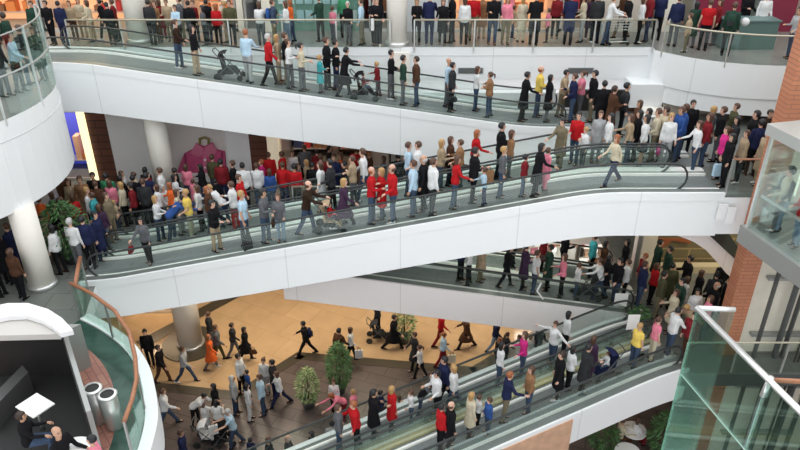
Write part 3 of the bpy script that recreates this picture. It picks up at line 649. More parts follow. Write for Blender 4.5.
def skel(pose,g):
    p=POSES[pose]; r=math.radians; f=g=='f'
    hw=.092; sw=.152 if f else .176
    P={}; hip=V((0,0,.92)); lean=r(p['lean'])
    up=rotY(V((0,0,1)),0); U=V((math.sin(lean),0,math.cos(lean)))
    P['hip']=hip; P['waist']=hip+U*.17; P['chest']=hip+U*.36; P['neck']=hip+U*.53; 
    hl=min(lean,r(60))*.55; Uh=V((math.sin(hl),0,math.cos(hl)))
    P['neck2']=P['neck']+Uh*.09; P['head']=P['neck']+Uh*.20; P['hl']=hl
    for i,sd in enumerate((1,-1)):
        a=r(p['th'][i]); k=r(p['kn'][i]); h=hip+V((0,sd*hw,-.02))
        kn=h+V((math.sin(a)*.43,sd*.004,-math.cos(a)*.43)); an=kn+V((math.sin(a-k)*.41,0,-math.cos(a-k)*.41))
        P['hj%d'%i]=h; P['kn%d'%i]=kn; P['an%d'%i]=an; P['shin%d'%i]=a-k
        a=r(p['ar'][i])+0; o=r(p['ou'][i]); s=hip+U*.485+V((0,sd*sw,0))
        d=V((math.sin(a)*math.cos(o),sd*math.sin(o),-math.cos(a)*math.cos(o))); e=s+d*.29
        b=a+r(p['el'][i]); ins=-.18 if p['el'][i]>90 else (-.06 if o<1 else .02); 
        if pose=='spread': d2=V((.3,sd*.93,-.05)).normalized()
        elif pose=='fold': d2=V((.42,-sd*.9,.1)).normalized()
        else: d2=V((math.sin(b),sd*(math.sin(o)*.6-(.25 if p['el'][i]>60 else 0)),-math.cos(b))).normalized()
        w_=e+d2*.25
        P['sh%d'%i]=s; P['el%d'%i]=e; P['wr%d'%i]=w_; P['fd%d'%i]=d2
    low=min(P['an0'].z,P['an1'].z)-.085
    if pose=='sit': low=min(P['an0'].z,P['an1'].z)-.085
    for k in list(P):
        if isinstance(P[k],Vector): P[k]=P[k]-V((0,0,low))
    P['U']=U; P['f']=f; P['Uh']=Uh
    return P
def ell(m,c,U,rx,ry,n=16):  # ring perpendicular to U (in xz plane lean)
    Fw=V((U.z,0,-U.x)); return [c+Fw*math.cos(2*PI*j/n)*rx+V((0,1,0))*math.sin(2*PI*j/n)*ry for j in range(n)]
def loft(m,rings):
    n=len(rings[0]); vs=[v for r_ in rings for v in r_]
    fs=[(i*n+j,i*n+(j+1)%n,(i+1)*n+(j+1)%n,(i+1)*n+j) for i in range(len(rings)-1) for j in range(n)]
    fs+=[tuple(range(n-1,-1,-1)),tuple((len(rings)-1)*n+j for j in range(n))]; m.add(vs,fs)
def limb(m,pts,rs,n=10):
    # rounded ends
    a=(pts[0]-pts[1]).normalized(); b=(pts[-1]-pts[-2]).normalized()
    P_=[pts[0]+a*rs[0]*.9]+[pts[0]+a*rs[0]*.5]+list(pts)+[pts[-1]+b*rs[-1]*.5,pts[-1]+b*rs[-1]*.9]
    R_=[rs[0]*.35,rs[0]*.85]+list(rs)+[rs[-1]*.85,rs[-1]*.35]; m.tube(P_,R_,n)
def midp(a,b,t): return a+(b-a)*t
def torso_rings(P,x,lo=-.08,hi=.56,hem=None):
    f=P['f']; U=P['U']; h=P['hip']
    prof=[(-.10,.085,.125),(-.04,.105,.165 if f else .155),(.03,.108,.168 if f else .158),(.12,.092,.135 if f else .15),(.20,.092,.125 if f else .15),(.30,.112,.138 if f else .158),(.40,.112,.145 if f else .168),(.46,.095,.14 if f else .162),(.50,.07,.10 if f else .118),(.545,.05,.06)]
    return [ell(None,h+U*t,U,a+x,b+x) for t,a,b in prof if lo<=t<=hi]
def remesh(m,name,vox):
    me=m.mesh(name+'_raw',[]); o=bpy.data.objects.new('tmp',me); C.objects.link(o)
    md=o.modifiers.new('r','REMESH'); md.mode='VOXEL'; md.voxel_size=vox
    sm=o.modifiers.new('s','SMOOTH'); sm.factor=.5; sm.iterations=2
    dg=bpy.context.evaluated_depsgraph_get(); r_=bpy.data.meshes.new_from_object(o.evaluated_get(dg)); r_.name=name
    bpy.data.objects.remove(o); bpy.data.meshes.remove(me)
    r_.polygons.foreach_set('use_smooth',[True]*len(r_.polygons)); 
    return r_
def append_mesh(me,m,name):     # add loose closed pieces (fingers) rooted in the surface
    bm=bmesh.new(); bm.from_mesh(me); vs=[bm.verts.new(v) for v in m.v]
    for f_ in m.f:
        q=bm.faces.new([vs[i] for i in f_]); q.smooth=True
    bm.to_mesh(me); bm.free(); return me
PM={}
def body_mesh(pose,g):
    k=('body',pose,g)
    if k in PM: return PM[k]
    P=skel(pose,g); f=P['f']; m=MB()
    loft(m,torso_rings(P,-.012))
    limb(m,[P['neck']-P['U']*.06,P['neck2'],P['head']],[.055,.05,.05])
    Uh=P['Uh']; Fh=V((Uh.z,0,-Uh.x)); c=P['head']
    rings=[]
    for t,a,b,o in [(-.125,.03,.028,.045),(-.11,.05,.045,.03),(-.07,.072,.062,.012),(-.02,.088,.07,.002),(.03,.095,.075,-.004),(.07,.088,.07,-.008),(.10,.062,.052,-.008),(.117,.03,.028,-.008)]:
        rings.append(ell(None,c+Uh*t+Fh*o,Uh,a,b,14))
    loft(m,rings)
    m.ball(c+Fh*.098+Uh*-.022,(.02,.013,.02),8,6)        # nose
    m.ball(c+Fh*.088+Uh*-.066,(.012,.022,.008),8,5)      # lips
    for sd in (1,-1): m.ball(c+V((0,sd*.077,0))+Uh*-.01-Fh*.005,(.018,.012,.028),8,6)
    for i in range(2):
        s,e,w_=P['sh%d'%i],P['el%d'%i],P['wr%d'%i]; sc=.88 if f else 1
        limb(m,[s,midp(s,e,.4),e,midp(e,w_,.35),w_],[.05*sc,.047*sc,.037*sc,.038*sc,.024*sc])
        d=P['fd%d'%i]; limb(m,[w_,w_+d*.05,w_+d*.085],[.024,.034,.032],8)
        h,kn,an=P['hj%d'%i],P['kn%d'%i],P['an%d'%i]
        limb(m,[h,midp(h,kn,.35),kn,midp(kn,an,.3),midp(kn,an,.75),an],[.085,.078,.052,.054,.04,.036])
        limb(m,[an+V((-.03,0,-.03)),an+V((.05,0,-.05)),an+V((.14,0,-.06))],[.036,.034,.026],8)
    me=remesh(m,'person_body',.0125)
    fm=MB()
    for i,sd in enumerate((1,-1)):
        w_=P['wr%d'%i]; d=P['fd%d'%i]; side=d.cross(V((0,0,1)));
        if side.length<.2: side=V((1,0,0))
        side.normalize(); 
        if abs(d.z)>.8: side=V((1,0,0))
        nrm=d.cross(side).normalized(); curl=nrm*(1 if (nrm.dot(V((-.3,-sd,-.4)))>0) else -1)
        for q,(off,ln) in enumerate([(-.026,.062),(-.009,.074),(.009,.07),(.026,.055)]):
            b0=w_+d*.08+side*off; fm.tube([b0,b0+d*ln*.45+curl*.004,b0+d*ln*.75+curl*.018,b0+d*ln*.92+curl*.036],[.0095,.009,.008,.006],6)
        b0=w_+d*.03+side*.026; fm.tube([b0,b0+d*.03+side*.022,b0+d*.062+side*.026+curl*.01],[.011,.010,.007],6)
    append_mesh(me,fm,'f')
    # lip and eye patches as material by position
    PM[k]=me; me.materials.append(None); me.materials.append(None)
    for pl in me.polygons:
        cc=pl.center-c; x=cc.dot(Fh); z=cc.dot(Uh); y=cc.y
        if x>.06 and ((abs(z-.012)<.011 and .02<abs(y)<.046) or (abs(z-.034)<.006 and .018<abs(y)<.05)): pl.material_index=1
    return me
def top_mesh(pose,g,kind):
    k=('top',pose,g,kind)
    if k in PM: return PM[k]
    P=skel(pose,g); m=MB(); x=.016 if kind=='shirt' else .03; U=P['U']; h=P['hip']; f=P['f']
    if kind=='coat':
        n=V((0,0,-1)); 
        kx=(P['kn0'].x+P['kn1'].x)/2-h.x; sp=abs(P['kn0'].x-P['kn1'].x)*.5
        rings=[]
        if pose!='sit':
            for t,a,b in [(.46,.15+sp,.21),(.3,.14+sp*.8,.205),(.12,.135+sp*.35,.2)]:
                rings.append(ell(None,V((h.x+kx*t/.42*.9,0,h.z-t)),V((0,0,1)),a,b))
        loft(m,rings+torso_rings(P,x,-.05))
    else: loft(m,torso_rings(P,x,-.11 if kind=='jacket' else -.05))
    lim=[.066,.06,.052,.05,.042] if kind!='shirt' else [.056,.053,.045,.044,.034]
    if kind=='tee': lim=[.058,.056]
    for i in range(2):
        s,e,w_=P['sh%d'%i],P['el%d'%i],P['wr%d'%i]; sc=.9 if f else 1
        pts=[s,midp(s,e,.4),e,midp(e,w_,.35),midp(e,w_,.93)] if kind!='tee' else [s,midp(s,e,.55)]
        limb(m,pts,[q*sc for q in lim])
        limb(m,[h+U*.45,s],[.07,.056*sc],8)
    if kind in('jacket','coat'): limb(m,[P['neck']-U*.03,P['neck']+U*.015],[.075,.068],12)
    me=remesh(m,'person_'+kind,.017); me.materials.append(None); PM[k]=me; return me
def leg_mesh(pose,g,kind):
    k=('leg',pose,g,kind)
    if k in PM: return PM[k]
    P=skel(pose,g); m=MB(); h=P['hip']
    if kind=='skirt':
        kx=(P['kn0'].x+P['kn1'].x)/2-h.x; sp=abs(P['kn0'].x-P['kn1'].x)*.5
        loft(m,[ell(None,V((h.x+kx*.9,0,h.z-.40)),V((0,0,1)),.15+sp,.2),ell(None,V((h.x+kx*.4,0,h.z-.2)),V((0,0,1)),.14+sp*.5,.195)]+torso_rings(P,.006,-.05,.13))
    else:
        loft(m,torso_rings(P,.004,-.11,.13))
        w2=.072 if kind=='flare' else .058
        for i in range(2):
            hj,kn,an=P['hj%d'%i],P['kn%d'%i],P['an%d'%i]
            limb(m,[hj,midp(hj,kn,.35),kn,midp(kn,an,.4),midp(kn,an,.97)],[.097,.09,.067,.062,w2])
    me=remesh(m,'person_'+kind,.017); me.materials.append(None); PM[k]=me; return me
def shoe_mesh(pose,g,i):
    k=('shoe',pose,g,i)
    if k in PM: return PM[k]
    P=skel(pose,g); an=P['an%d'%i]; a=P['shin%d'%i]; tilt=max(-.6,min(.5,a*1.0)) if an.z>.13 else 0
    m=MB(); R_=lambda v: an+V((v[0]*math.cos(tilt)-v[2]*math.sin(tilt)*1,v[1],v[0]*math.sin(tilt)+v[2]*math.cos(tilt)))
    rings=[]
    for x_,ry,z0,z1 in [(-.085,.02,-.08,-.03),(-.07,.036,-.085,-.005),(-.02,.042,-.085,.01),(.03,.043,-.085,-.005),(.09,.048,-.085,-.03),(.14,.044,-.085,-.042),(.175,.022,-.083,-.055)]:
        cz=(z0+z1)/2; rz_=(z1-z0)/2; rings.append([R_((x_,math.sin(2*PI*j/12)*ry,cz+math.cos(2*PI*j/12)*rz_)) for j in range(12)])
    loft(m,rings); me=m.mesh('person_shoe',[None],True); PM[k]=me; return me
def hair_mesh(kind):
    k=('hair',kind)
    if k in PM: return PM[k]
    m=MB(); m.ball((-.012,0,.012),(.112,.092,.118),18,14)
    nv=[]
    for v in m.v:
        x,y,z=v
        if x>.02 and z<.055:  # face opening
            t=min(1,(x-.02)/.03); x,y,z=x*(1-.35*t),y*(1-.2*t),z
        if kind!='balding' and x<=.02 and z<-.02:
            if kind in('long','hood'): 
                q=(-z-.02); z=-.02-q*2.6; x=x-.02*q*8*.3; y*=1+.25*min(1,q*8)
            else: z=-.02-(-z-.02)*.75
        if kind=='balding' and z>.03: z=.03; x*=.75; y*=.75
        if kind=='cap' : z=z*1.0
        nv.append((x,y,z))
    m.v=nv
    if kind=='tail': m.tube([(-.11,0,.05),(-.16,0,.03),(-.165,0,-.06),(-.15,0,-.14)],[.02,.035,.03,.008],8)
    if kind=='bun': m.ball((-.115,0,.07),.045,10,7)
    if kind=='cap': m.prism([(.08,-.06),(.17,-.045),(.185,0),(.17,.045),(.08,.06)],.045,.055)
    me=m.mesh('person_hair',[None],True); PM[k]=me; return me
COL=dict(black=(.008,.008,.010),charcoal=(.028,.03,.033),grey=(.11,.115,.125),lightgrey=(.34,.35,.36),white=(.66,.67,.67),cream=(.55,.49,.36),beige=(.38,.29,.19),tan=(.26,.14,.07),
 brown=(.075,.035,.02),darkbrown=(.03,.016,.01),red=(.42,.012,.016),darkred=(.18,.015,.02),pink=(.72,.22,.3),magenta=(.55,.03,.2),orange=(.70,.13,.03),yellow=(.75,.55,.12),
 green=(.05,.25,.12),olive=(.07,.07,.035),darkgreen=(.02,.05,.035),teal=(.05,.33,.36),blue=(.03,.08,.26),lightblue=(.42,.58,.70),navy=(.015,.02,.06),purple=(.05,.025,.055),denim=(.045,.07,.12),lightdenim=(.17,.24,.32),khaki=(.17,.14,.09),blond=(.40,.24,.09),ginger=(.28,.09,.03),silver=(.45,.44,.43))
SK=[mat('skin_fair',(.62,.38,.28),.5),mat('skin_tan',(.50,.29,.19),.5),mat('skin_warm',(.56,.33,.24),.5),mat('skin_brown',(.22,.11,.07),.5)]
eyem=mat('eye_dark',(.06,.035,.03),.4)
def cm(c): return mat('cloth_'+c,COL[c],.85,var=.12,scale=9,spec=.15)
def hm(c): return mat('hair_'+c,COL[c],.5,var=.15,scale=30)
WORD=dict(lightgrey='light grey',darkred='dark red',darkgreen='dark green',lightblue='light blue',lightdenim='light',denim='blue',darkbrown='dark brown')
def wd(c): return WORD.get(c,c)
def inst(me,name,mats,parent,loc=(0,0,0),rot=(0,0,0)):
    o=bpy.data.objects.new(name,me); C.objects.link(o); o.parent=parent; o.location=loc; o.rotation_euler=rot
    for i,mt in enumerate(mats):
        o.material_slots[i].link='OBJECT'; o.material_slots[i].material=mt
    return o
rp=random.Random(11); PEOPLE=[]
def person(loc,face,g,pose,hair,top,bot,place,h=None,extra=None,group=None):
    """hair 'brown.long', top 'red.jacket', bot 'denim.trousers'"""
    hc,hk=(hair.split('.')+['short'])[:2]; tc_,tk=(top.split('.')+['jacket'])[:2]; bc,bk=(bot.split('.')+['trousers'])[:2]
    child=g=='c'; gg='f' if child else g
    P=skel(pose,gg); sc=(h or (rp.uniform(.66,.74) if child else (rp.uniform(.95,1.02) if g=='m' else rp.uniform(.88,.94))))
    o=bpy.data.objects.new('person',body_mesh(pose,gg)); C.objects.link(o)
    sk=SK[3] if extra=='darkskin' else SK[rp.choice([0,0,1,2])]
    for i,mt in enumerate((sk,eyem)): o.material_slots[i].link='OBJECT'; o.material_slots[i].material=mt
    o.location=loc; o.rotation_euler=(0,0,math.radians(face)); 
    gx=rp.uniform(.96,1.06); o.scale=(sc*gx,sc*gx,sc)
    inst(leg_mesh(pose,gg,bk),'skirt' if bk=='skirt' else 'trousers',[cm(bc)],o)
    inst(top_mesh(pose,gg,tk),dict(jacket='jacket',coat='coat',shirt='shirt',tee='shirt')[tk],[cm(tc_)],o)
    for i in range(2): inst(shoe_mesh(pose,gg,i),'shoe',[cm(rp.choice(['black','black','darkbrown','white' if child or rp.random()<.3 else 'black']))],o)
    if hk!='bald':
        hs=1.12 if child else 1.0
        q=inst(hair_mesh(hk),'cap' if hk=='cap' else 'hair',[hm(hc)],o,P['head'],(0,P['hl'],0)); q.scale=(hs,hs,hs)
    PEOPLE.append(dict(o=o,px=proj(loc)[0],g=g,pose=pose,hc=hc,hk=hk,tc=tc_,tk=tk,bc=bc,bk=bk,place=place,P=P,sc=sc,face=face))
    return PEOPLE[-1]
POSEW=dict(stand='standing',wait='standing',rail='with a hand out',fold='with folded arms',walk='walking',stride='striding',push='pushing a pushchair',pushs='with arms forward',sit='sitting',spread='with arms spread',phone='with hand raised to head',bend='bending down')
GW=dict(jacket='jacket',coat='long coat',shirt='top',tee='short sleeved top')
def finish_labels():
    from collections import defaultdict
    ad={'m':'person','f':'person','c':'child'}
    def base(p,lv):
        who=ad[p['g']]; 
        hair=''
        if lv>=1:
            hair={'bald':'bald','balding':'balding','cap':wd(p['hc'])+' capped'}.get(p['hk']) or (wd(p['hc'])+' haired' if p['hk']=='short' else (wd(p['hc'])+' '+dict(long='long',tail='ponytailed',bun='bun').get(p['hk'],'')+' haired').replace('ponytailed haired','ponytailed'))
            hair+=' '
        s=f"{hair}{who} in {wd(p['tc'])} {GW[p['tk']]}"
        if not (p['bc'] in('black','charcoal') and lv<1): s+=f" and {wd(p['bc'])} {'skirt' if p['bk']=='skirt' else ('jeans' if 'denim' in p['bc'] else 'trousers')}"
        s+=f" {POSEW[p['pose']] if len((s+POSEW[p['pose']]+p['place']).split())<=15 else ''} {p['place']}"
        return ' '.join(s.split())
    groups=defaultdict(list)
    for p in PEOPLE: groups[base(p,0)].append(p)
    final=[]
    for b,ps in groups.items():
        if len(ps)==1: final.append((b,ps[0])); continue
        g2=defaultdict(list)
        for p in ps: g2[base(p,1)].append(p)
        for b2,qs in g2.items(): final+= [(b2,q) for q in qs]
    cnt=defaultdict(list)
    for b,p in final: cnt[b].append(p)
    ordn=['first','second','third','fourth','fifth','sixth','seventh','eighth']
    for b,ps in cnt.items():
        ps.sort(key=lambda p:p['px'])
        for i,p in enumerate(ps):
            l=b
            if len(ps)>1:
                l=b.replace(' short sleeved','').replace(' '+POSEW[p['pose']]+' ',' ')+', '+('leftmost' if i==0 else ('rightmost' if i==len(ps)-1 else ordn[i]+' from left'))
            w_=l.split()
            if len(w_)>16:
                for x_,y_ in ((' with a hand out',''),(' long coat',' coat'),(' short sleeved',''),(' trousers',''),(' long haired',' haired'),(' ponytailed','')):
                    if len(l.split())>16: l=l.replace(x_,y_)
            p['o']['label']=l; p['o']['category']='person'; p['o']['group']=GROUPS.get(p['place'],'shoppers '+p['place'])
GROUPS={}
# ---- bags and pushchairs
def bag(p,kind,col,lab,side=1):
    P=p['P']; w_=P['wr%d'%(0 if side>0 else 1)]+P['fd%d'%(0 if side>0 else 1)]*.1
    Mw=Matrix.Translation(p['o'].location)@Matrix.Rotation(math.radians(p['face']),4,'Z')@Matrix.Scale(p['sc'],4)
    if kind=='pack':
        loc=Mw@(P['chest']-P['U']*.08+V((-.2,0,0))); name='backpack'
        m=MB(); loft(m,[[V((math.cos(a)*.09,math.sin(a)*.14,z)) for a in [2*PI*j/10 for j in range(10)]] if 0 else [V((math.cos(2*PI*j/10)*rx,math.sin(2*PI*j/10)*ry,z)) for j in range(10)] for z,rx,ry in [(-.2,.06,.12),(-.17,.09,.15),(.05,.095,.15),(.16,.07,.12),(.2,.03,.06)]])
        e=empty(name,loc,lab,'backpack',rz=math.radians(p['face'])); m.build('bag_body',cm(col),e,True)
        m=MB(); m.box(-.13,-.09,-.09,.09,-.15,.0); m.build('pocket',cm('charcoal'),e)
        for s in (.08,-.08): m=MB(); m.tube([(.06,s,.16),(.16,s,.22),(.3,s,.12),(.3,s,-.02)],.014,5); m.build('strap',cm('charcoal'),e)
        return
    loc=Mw@w_
    if kind in('paper','white','shop'):
        hh=.36; e=empty('shopping_bag',(loc.x,loc.y,loc.z-hh-.12),lab,'bag',rz=math.radians(p['face']))
        m=MB(); m.box(-.15,.15,-.05,.05,0,hh); m.build('bag_body',cm(col),e)
        for s in (.045,-.045): m=MB(); m.tube([(-.07,s,hh-.01),(-.05,s,hh+.1),(0,s,hh+.13),(.05,s,hh+.1),(.07,s,hh-.01)],.006,5); m.build('handle',cm('darkbrown'),e)
    elif kind=='hand':
        e=empty('handbag',(loc.x,loc.y,loc.z-.34),lab,'bag',rz=math.radians(p['face']))
        m=MB(); loft(m,[[V((math.cos(2*PI*j/12)*rx,math.sin(2*PI*j/12)*.05,z)) for j in range(12)] for z,rx in [(0,.13),(.03,.16),(.16,.13),(.19,.09)]]); m.build('bag_body',cm(col),e,True)
        m=MB(); m.tube([(-.09,0,.17),(-.05,0,.28),(0,0,.33),(.05,0,.28),(.09,0,.17)],.009,6); m.build('handle',cm(col),e)
    elif kind=='case':
        q=p['o'].location; e=empty('suitcase',(loc.x,loc.y,q.z),lab,'suitcase',rz=math.radians(p['face']+20))
        m=MB(); m.box(-.12,.12,-.19,.19,.05,.58); m.build('case_body',cm(col),e)
        m=MB(); m.tube([(0,-.1,.55),(0,-.1,.8),(0,.1,.8),(0,.1,.55)],.012,6); m.build('handle',steel,e)
        m=MB(); m.box(.12,.15,-.14,.14,.12,.4); m.build('front_pocket',cm('charcoal'),e)
        for s in (.15,-.15): m=MB(); m.tube([(0,s-.02,.03),(0,s+.02,.03)],.035,10); m.build('wheel',rubber,e)
PRAM=[]
def pram(loc,face,lab,col,kid=None):
    e=empty('pushchair',loc,lab,'pushchair',rz=math.radians(face))
    m=MB()
    for s in (.21,-.21): 
        m.tube([(-.34,s,.14),(.05,s,.55),(.1,s,.62)],.016,6); m.tube([(.4,s,.12),(.0,s,.5),(-.42,s,1.0)],.016,6)
    m.tube([(-.42,-.21,1.0),(-.45,0,1.02),(-.42,.21,1.0)],.02,6); m.build('frame',darkgrey,e)
    m=MB(); m.add([(-.2,-.2,.85),(-.2,.2,.85),(-.12,.2,.42),(-.12,-.2,.42),(.2,.2,.42),(.2,-.2,.42),(.34,.2,.22),(.34,-.2,.22),(-.24,-.2,.83),(-.24,.2,.83),(-.17,.2,.36),(-.17,-.2,.36),(.18,.2,.36),(.18,-.2,.36),(.32,.2,.17),(.32,-.2,.17)],
      [(0,1,2,3),(3,2,4,5),(5,4,6,7),(8,11,10,9),(11,13,12,10),(13,15,14,12),(0,8,9,1),(6,14,15,7),(0,3,11,8),(3,5,13,11),(5,7,15,13),(1,9,10,2),(2,10,12,4),(4,12,14,6)]); m.build('seat',cm(col),e)
    m=MB(); n=10; vs=[]
    for i in range(n+1):
        a=PI*.95*i/n-.15
        for y in (-.22,-.12,0,.12,.22):
            k=.30*(1-.25*(y/.22)**2); vs.append((-.08-math.cos(a)*k*.85,y,.72+math.sin(a)*k*.9))
    fs=[(i*5+j,i*5+j+1,i*5+j+6,i*5+j+5) for i in range(n-3) for j in range(4)]
    m.add(vs,fs); m.build('hood',cm(col),e,True)
    for x_,z_,r_ in ((-.34,.13,.13),(.40,.1,.1)):
        for s in (.25,-.25): m=MB(); m.tube([(x_,s-.02,z_),(x_,s+.02,z_)],r_,16); m.build('wheel',rubber,e)
    m=MB(); m.box(-.2,.15,-.17,.17,.2,.3); m.build('basket',cm('charcoal'),e)
    if kid:
        c_=person(V(loc)+V((math.cos(math.radians(face))*-.0,math.sin(math.radians(face))*0,.22)),face,'c','sit','brown',kid+'.jacket','denim',"sitting in "+lab.split(' ',1)[1] if 0 else 'in a pushchair '+' '.join(lab.split(' ')[lab.split(' ').index('on'):] if 'on' in lab.split(' ') else ''),h=.5)
        c_['o'].location=V(loc)+V((math.cos(math.radians(face))*-.02,math.sin(math.radians(face))*-.02,.20))
    return e
#PEOPLE_DATA
DATA='''
@U on the upper ramp
181 b f rail brown.tail darkbrown.shirt denim -5
198 f f stand black.long black.shirt beige -10
250 f m rail ginger lightblue.shirt lightgrey 60
271 f m walk silver red.jacket black 0
280 b f stand blond.long beige.jacket beige 10
288 b m stand brown black.jacket khaki 0
291 f f wait brown.bun white.shirt grey -10
303 f f wait black.tail cream.shirt grey 0
321 f c wait blond.cap teal.coat grey 0
328 b m wait brown black.jacket black 10
337 b m stand black black.jacket navy 0
345 f m push black black.coat black 0
378 b c rail blond darkred.jacket grey 180
391 b m wait black black.shirt grey 0
403 f m stand black darkgreen.shirt grey 0
416 f m stand darkbrown brown.jacket denim 180
447 b m stand white.bald lightblue.shirt grey 0
451 f m stand black charcoal.jacket black 0
475 b f wait brown.long white.shirt denim 0
488 f f fold brown.tail tan.jacket denim 180
522 f m rail black black.coat black 0
536 b m wait ginger.balding yellow.jacket denim 0
546 f f stand black.long black.coat grey 0
560 b m rail black beige.jacket khaki -40
570 f m wait brown navy.jacket denim 180
578 b f fold brown.tail pink.tee grey 190
589 f m stand black black.jacket khaki 200
@MB on the middle ramp, rear lane
162 f wait blond.long white.shirt denim 0
174 m bend black blue.jacket denim 20
183 f wait brown.long cream.shirt lightgrey 0
193 f wait blond yellow.tee cream 200
203 f stand brown.long white.shirt black 180
213 f stand ginger.long brown.jacket denim 0
226 f bend blond white.shirt denim 160
237 f wait brown white.jacket red 180
244 m stand brown red.shirt denim 0
323 f stand brown.long white.coat black 180
333 m wait black charcoal.jacket black 180
354 f fold brown beige.jacket grey 180
365 m walk brown white.shirt denim 180
408 m stand brown lightblue.shirt denim 0
418 m wait brown white.jacket denim 180
440 f wait blond.long beige.jacket denim 0
449 f stand brown.long brown.jacket black 0
459 f wait brown tan.jacket denim 180
473 f rail ginger.long red.jacket black 0
498 m fold black black.jacket black 0
508 f stand brown.long tan.shirt grey 0
558 f rail black khaki.coat khaki 240
573 f wait black red.jacket denim 250
581 c stand blond white.jacket grey 230
594 f stand brown.long lightgrey.coat lightgrey 250
604 f stand black.long white.shirt lightgrey 180
625 f rail brown.long beige.jacket denim 180
632 f stand black.long black.jacket black 180
639 f stand black.long white.shirt black.skirt 180
650 m wait brown cream.shirt khaki 180
662 f stand blond.long white.jacket lightgrey 250
672 m wait brown blue.jacket denim 200
@MF on the middle ramp, near lane
150 f rail black.long grey.jacket black 250
218 m wait black black.jacket beige -20
247 m stand blond lightblue.tee denim 0
267 m wait black grey.jacket denim 0
282 f wait brown.long grey.jacket lightdenim 280
308 m push brown.balding darkbrown.jacket denim 0
344 f stride blond.long purple.coat black 0
372 m wait ginger.balding red.jacket denim 0
382 f stand blond.long red.coat denim 180
393 m wait brown.balding red.jacket denim 200
413 m stand brown lightblue.jacket denim 180
423 m stand silver.balding black.coat black 180
432 m stand brown white.jacket charcoal 20
454 f rail brown.long red.jacket denim 0
472 m wait black black.jacket black 0
483 c rail brown lightblue.shirt navy 180
500 f stand blond.short grey.shirt denim 0
522 c stand black darkred.jacket denim 0
535 f rail black.long black.coat black 0
544 c stand brown pink.coat pink 20
611 f stride ginger.long cream.shirt navy.flare 200
@LB on the lower rear ramp, near side
460 m wait black navy.jacket black 0
468 f stand brown.long white.shirt black 180
480 m stand brown beige.coat khaki 0
505 f walk black.long black.jacket black 0
522 m wait black purple.coat black 0
533 f stand brown white.tee denim 0
546 m stand black darkgreen.coat black 180
560 f wait brown.long pink.shirt black 180
575 c stand brown white.jacket denim 0
597 f push brown.tail white.shirt denim 180
603 f stand black.long black.coat black 0
613 m wait black black.jacket denim 200
622 f stand brown white.jacket black 180
637 m stand brown navy.jacket denim 0
@LX on the lower rear ramp, far lane
512 m stand black black.jacket black 180
541 f stand black.long darkred.coat black 0
561 m wait black black.jacket black 0
589 m stand brown teal.jacket black 180
600 f stand black.long brown.coat black 0
621 f stand black.long black.jacket black 180
@BF on the bottom ramp, near lane
440 f stand black red.jacket black 20
449 m stand brown.balding black.coat black 20
469 f stand blond.long cream.coat black 20
477 c wait brown white.shirt black 20
487 c stand brown blue.jacket denim 200
504 m rail ginger navy.jacket khaki 20
527 f stand brown.long tan.jacket denim 200
556 m stand darkbrown black.coat black 200
567 f wait black.long white.jacket black 20
581 m wait black charcoal.coat black 20
587 f stand brown.long purple.coat purple 30
632 f stand blond.short yellow.tee denim 20
650 f stand brown.tail pink.tee cream 20
667 m rail black white.jacket denim 20
@BB on the bottom ramp, rear lane
340 m stand brown grey.jacket denim 20
357 m rail ginger red.jacket black 200
374 m wait black black.coat black 20
392 f stand blond.long red.coat black 30
411 c wait brown white.shirt denim 200
420 c bend brown grey.jacket denim 20
436 m wait black white.jacket black 200
444 m walk black navy.jacket black 200
453 f walk blond.long white.jacket denim 180
498 f stand black.long white.shirt denim 20
521 f wait brown.long magenta.shirt denim 200
551 f spread brown.short white.jacket denim 230
563 f stand black.long white.shirt black 20
'''
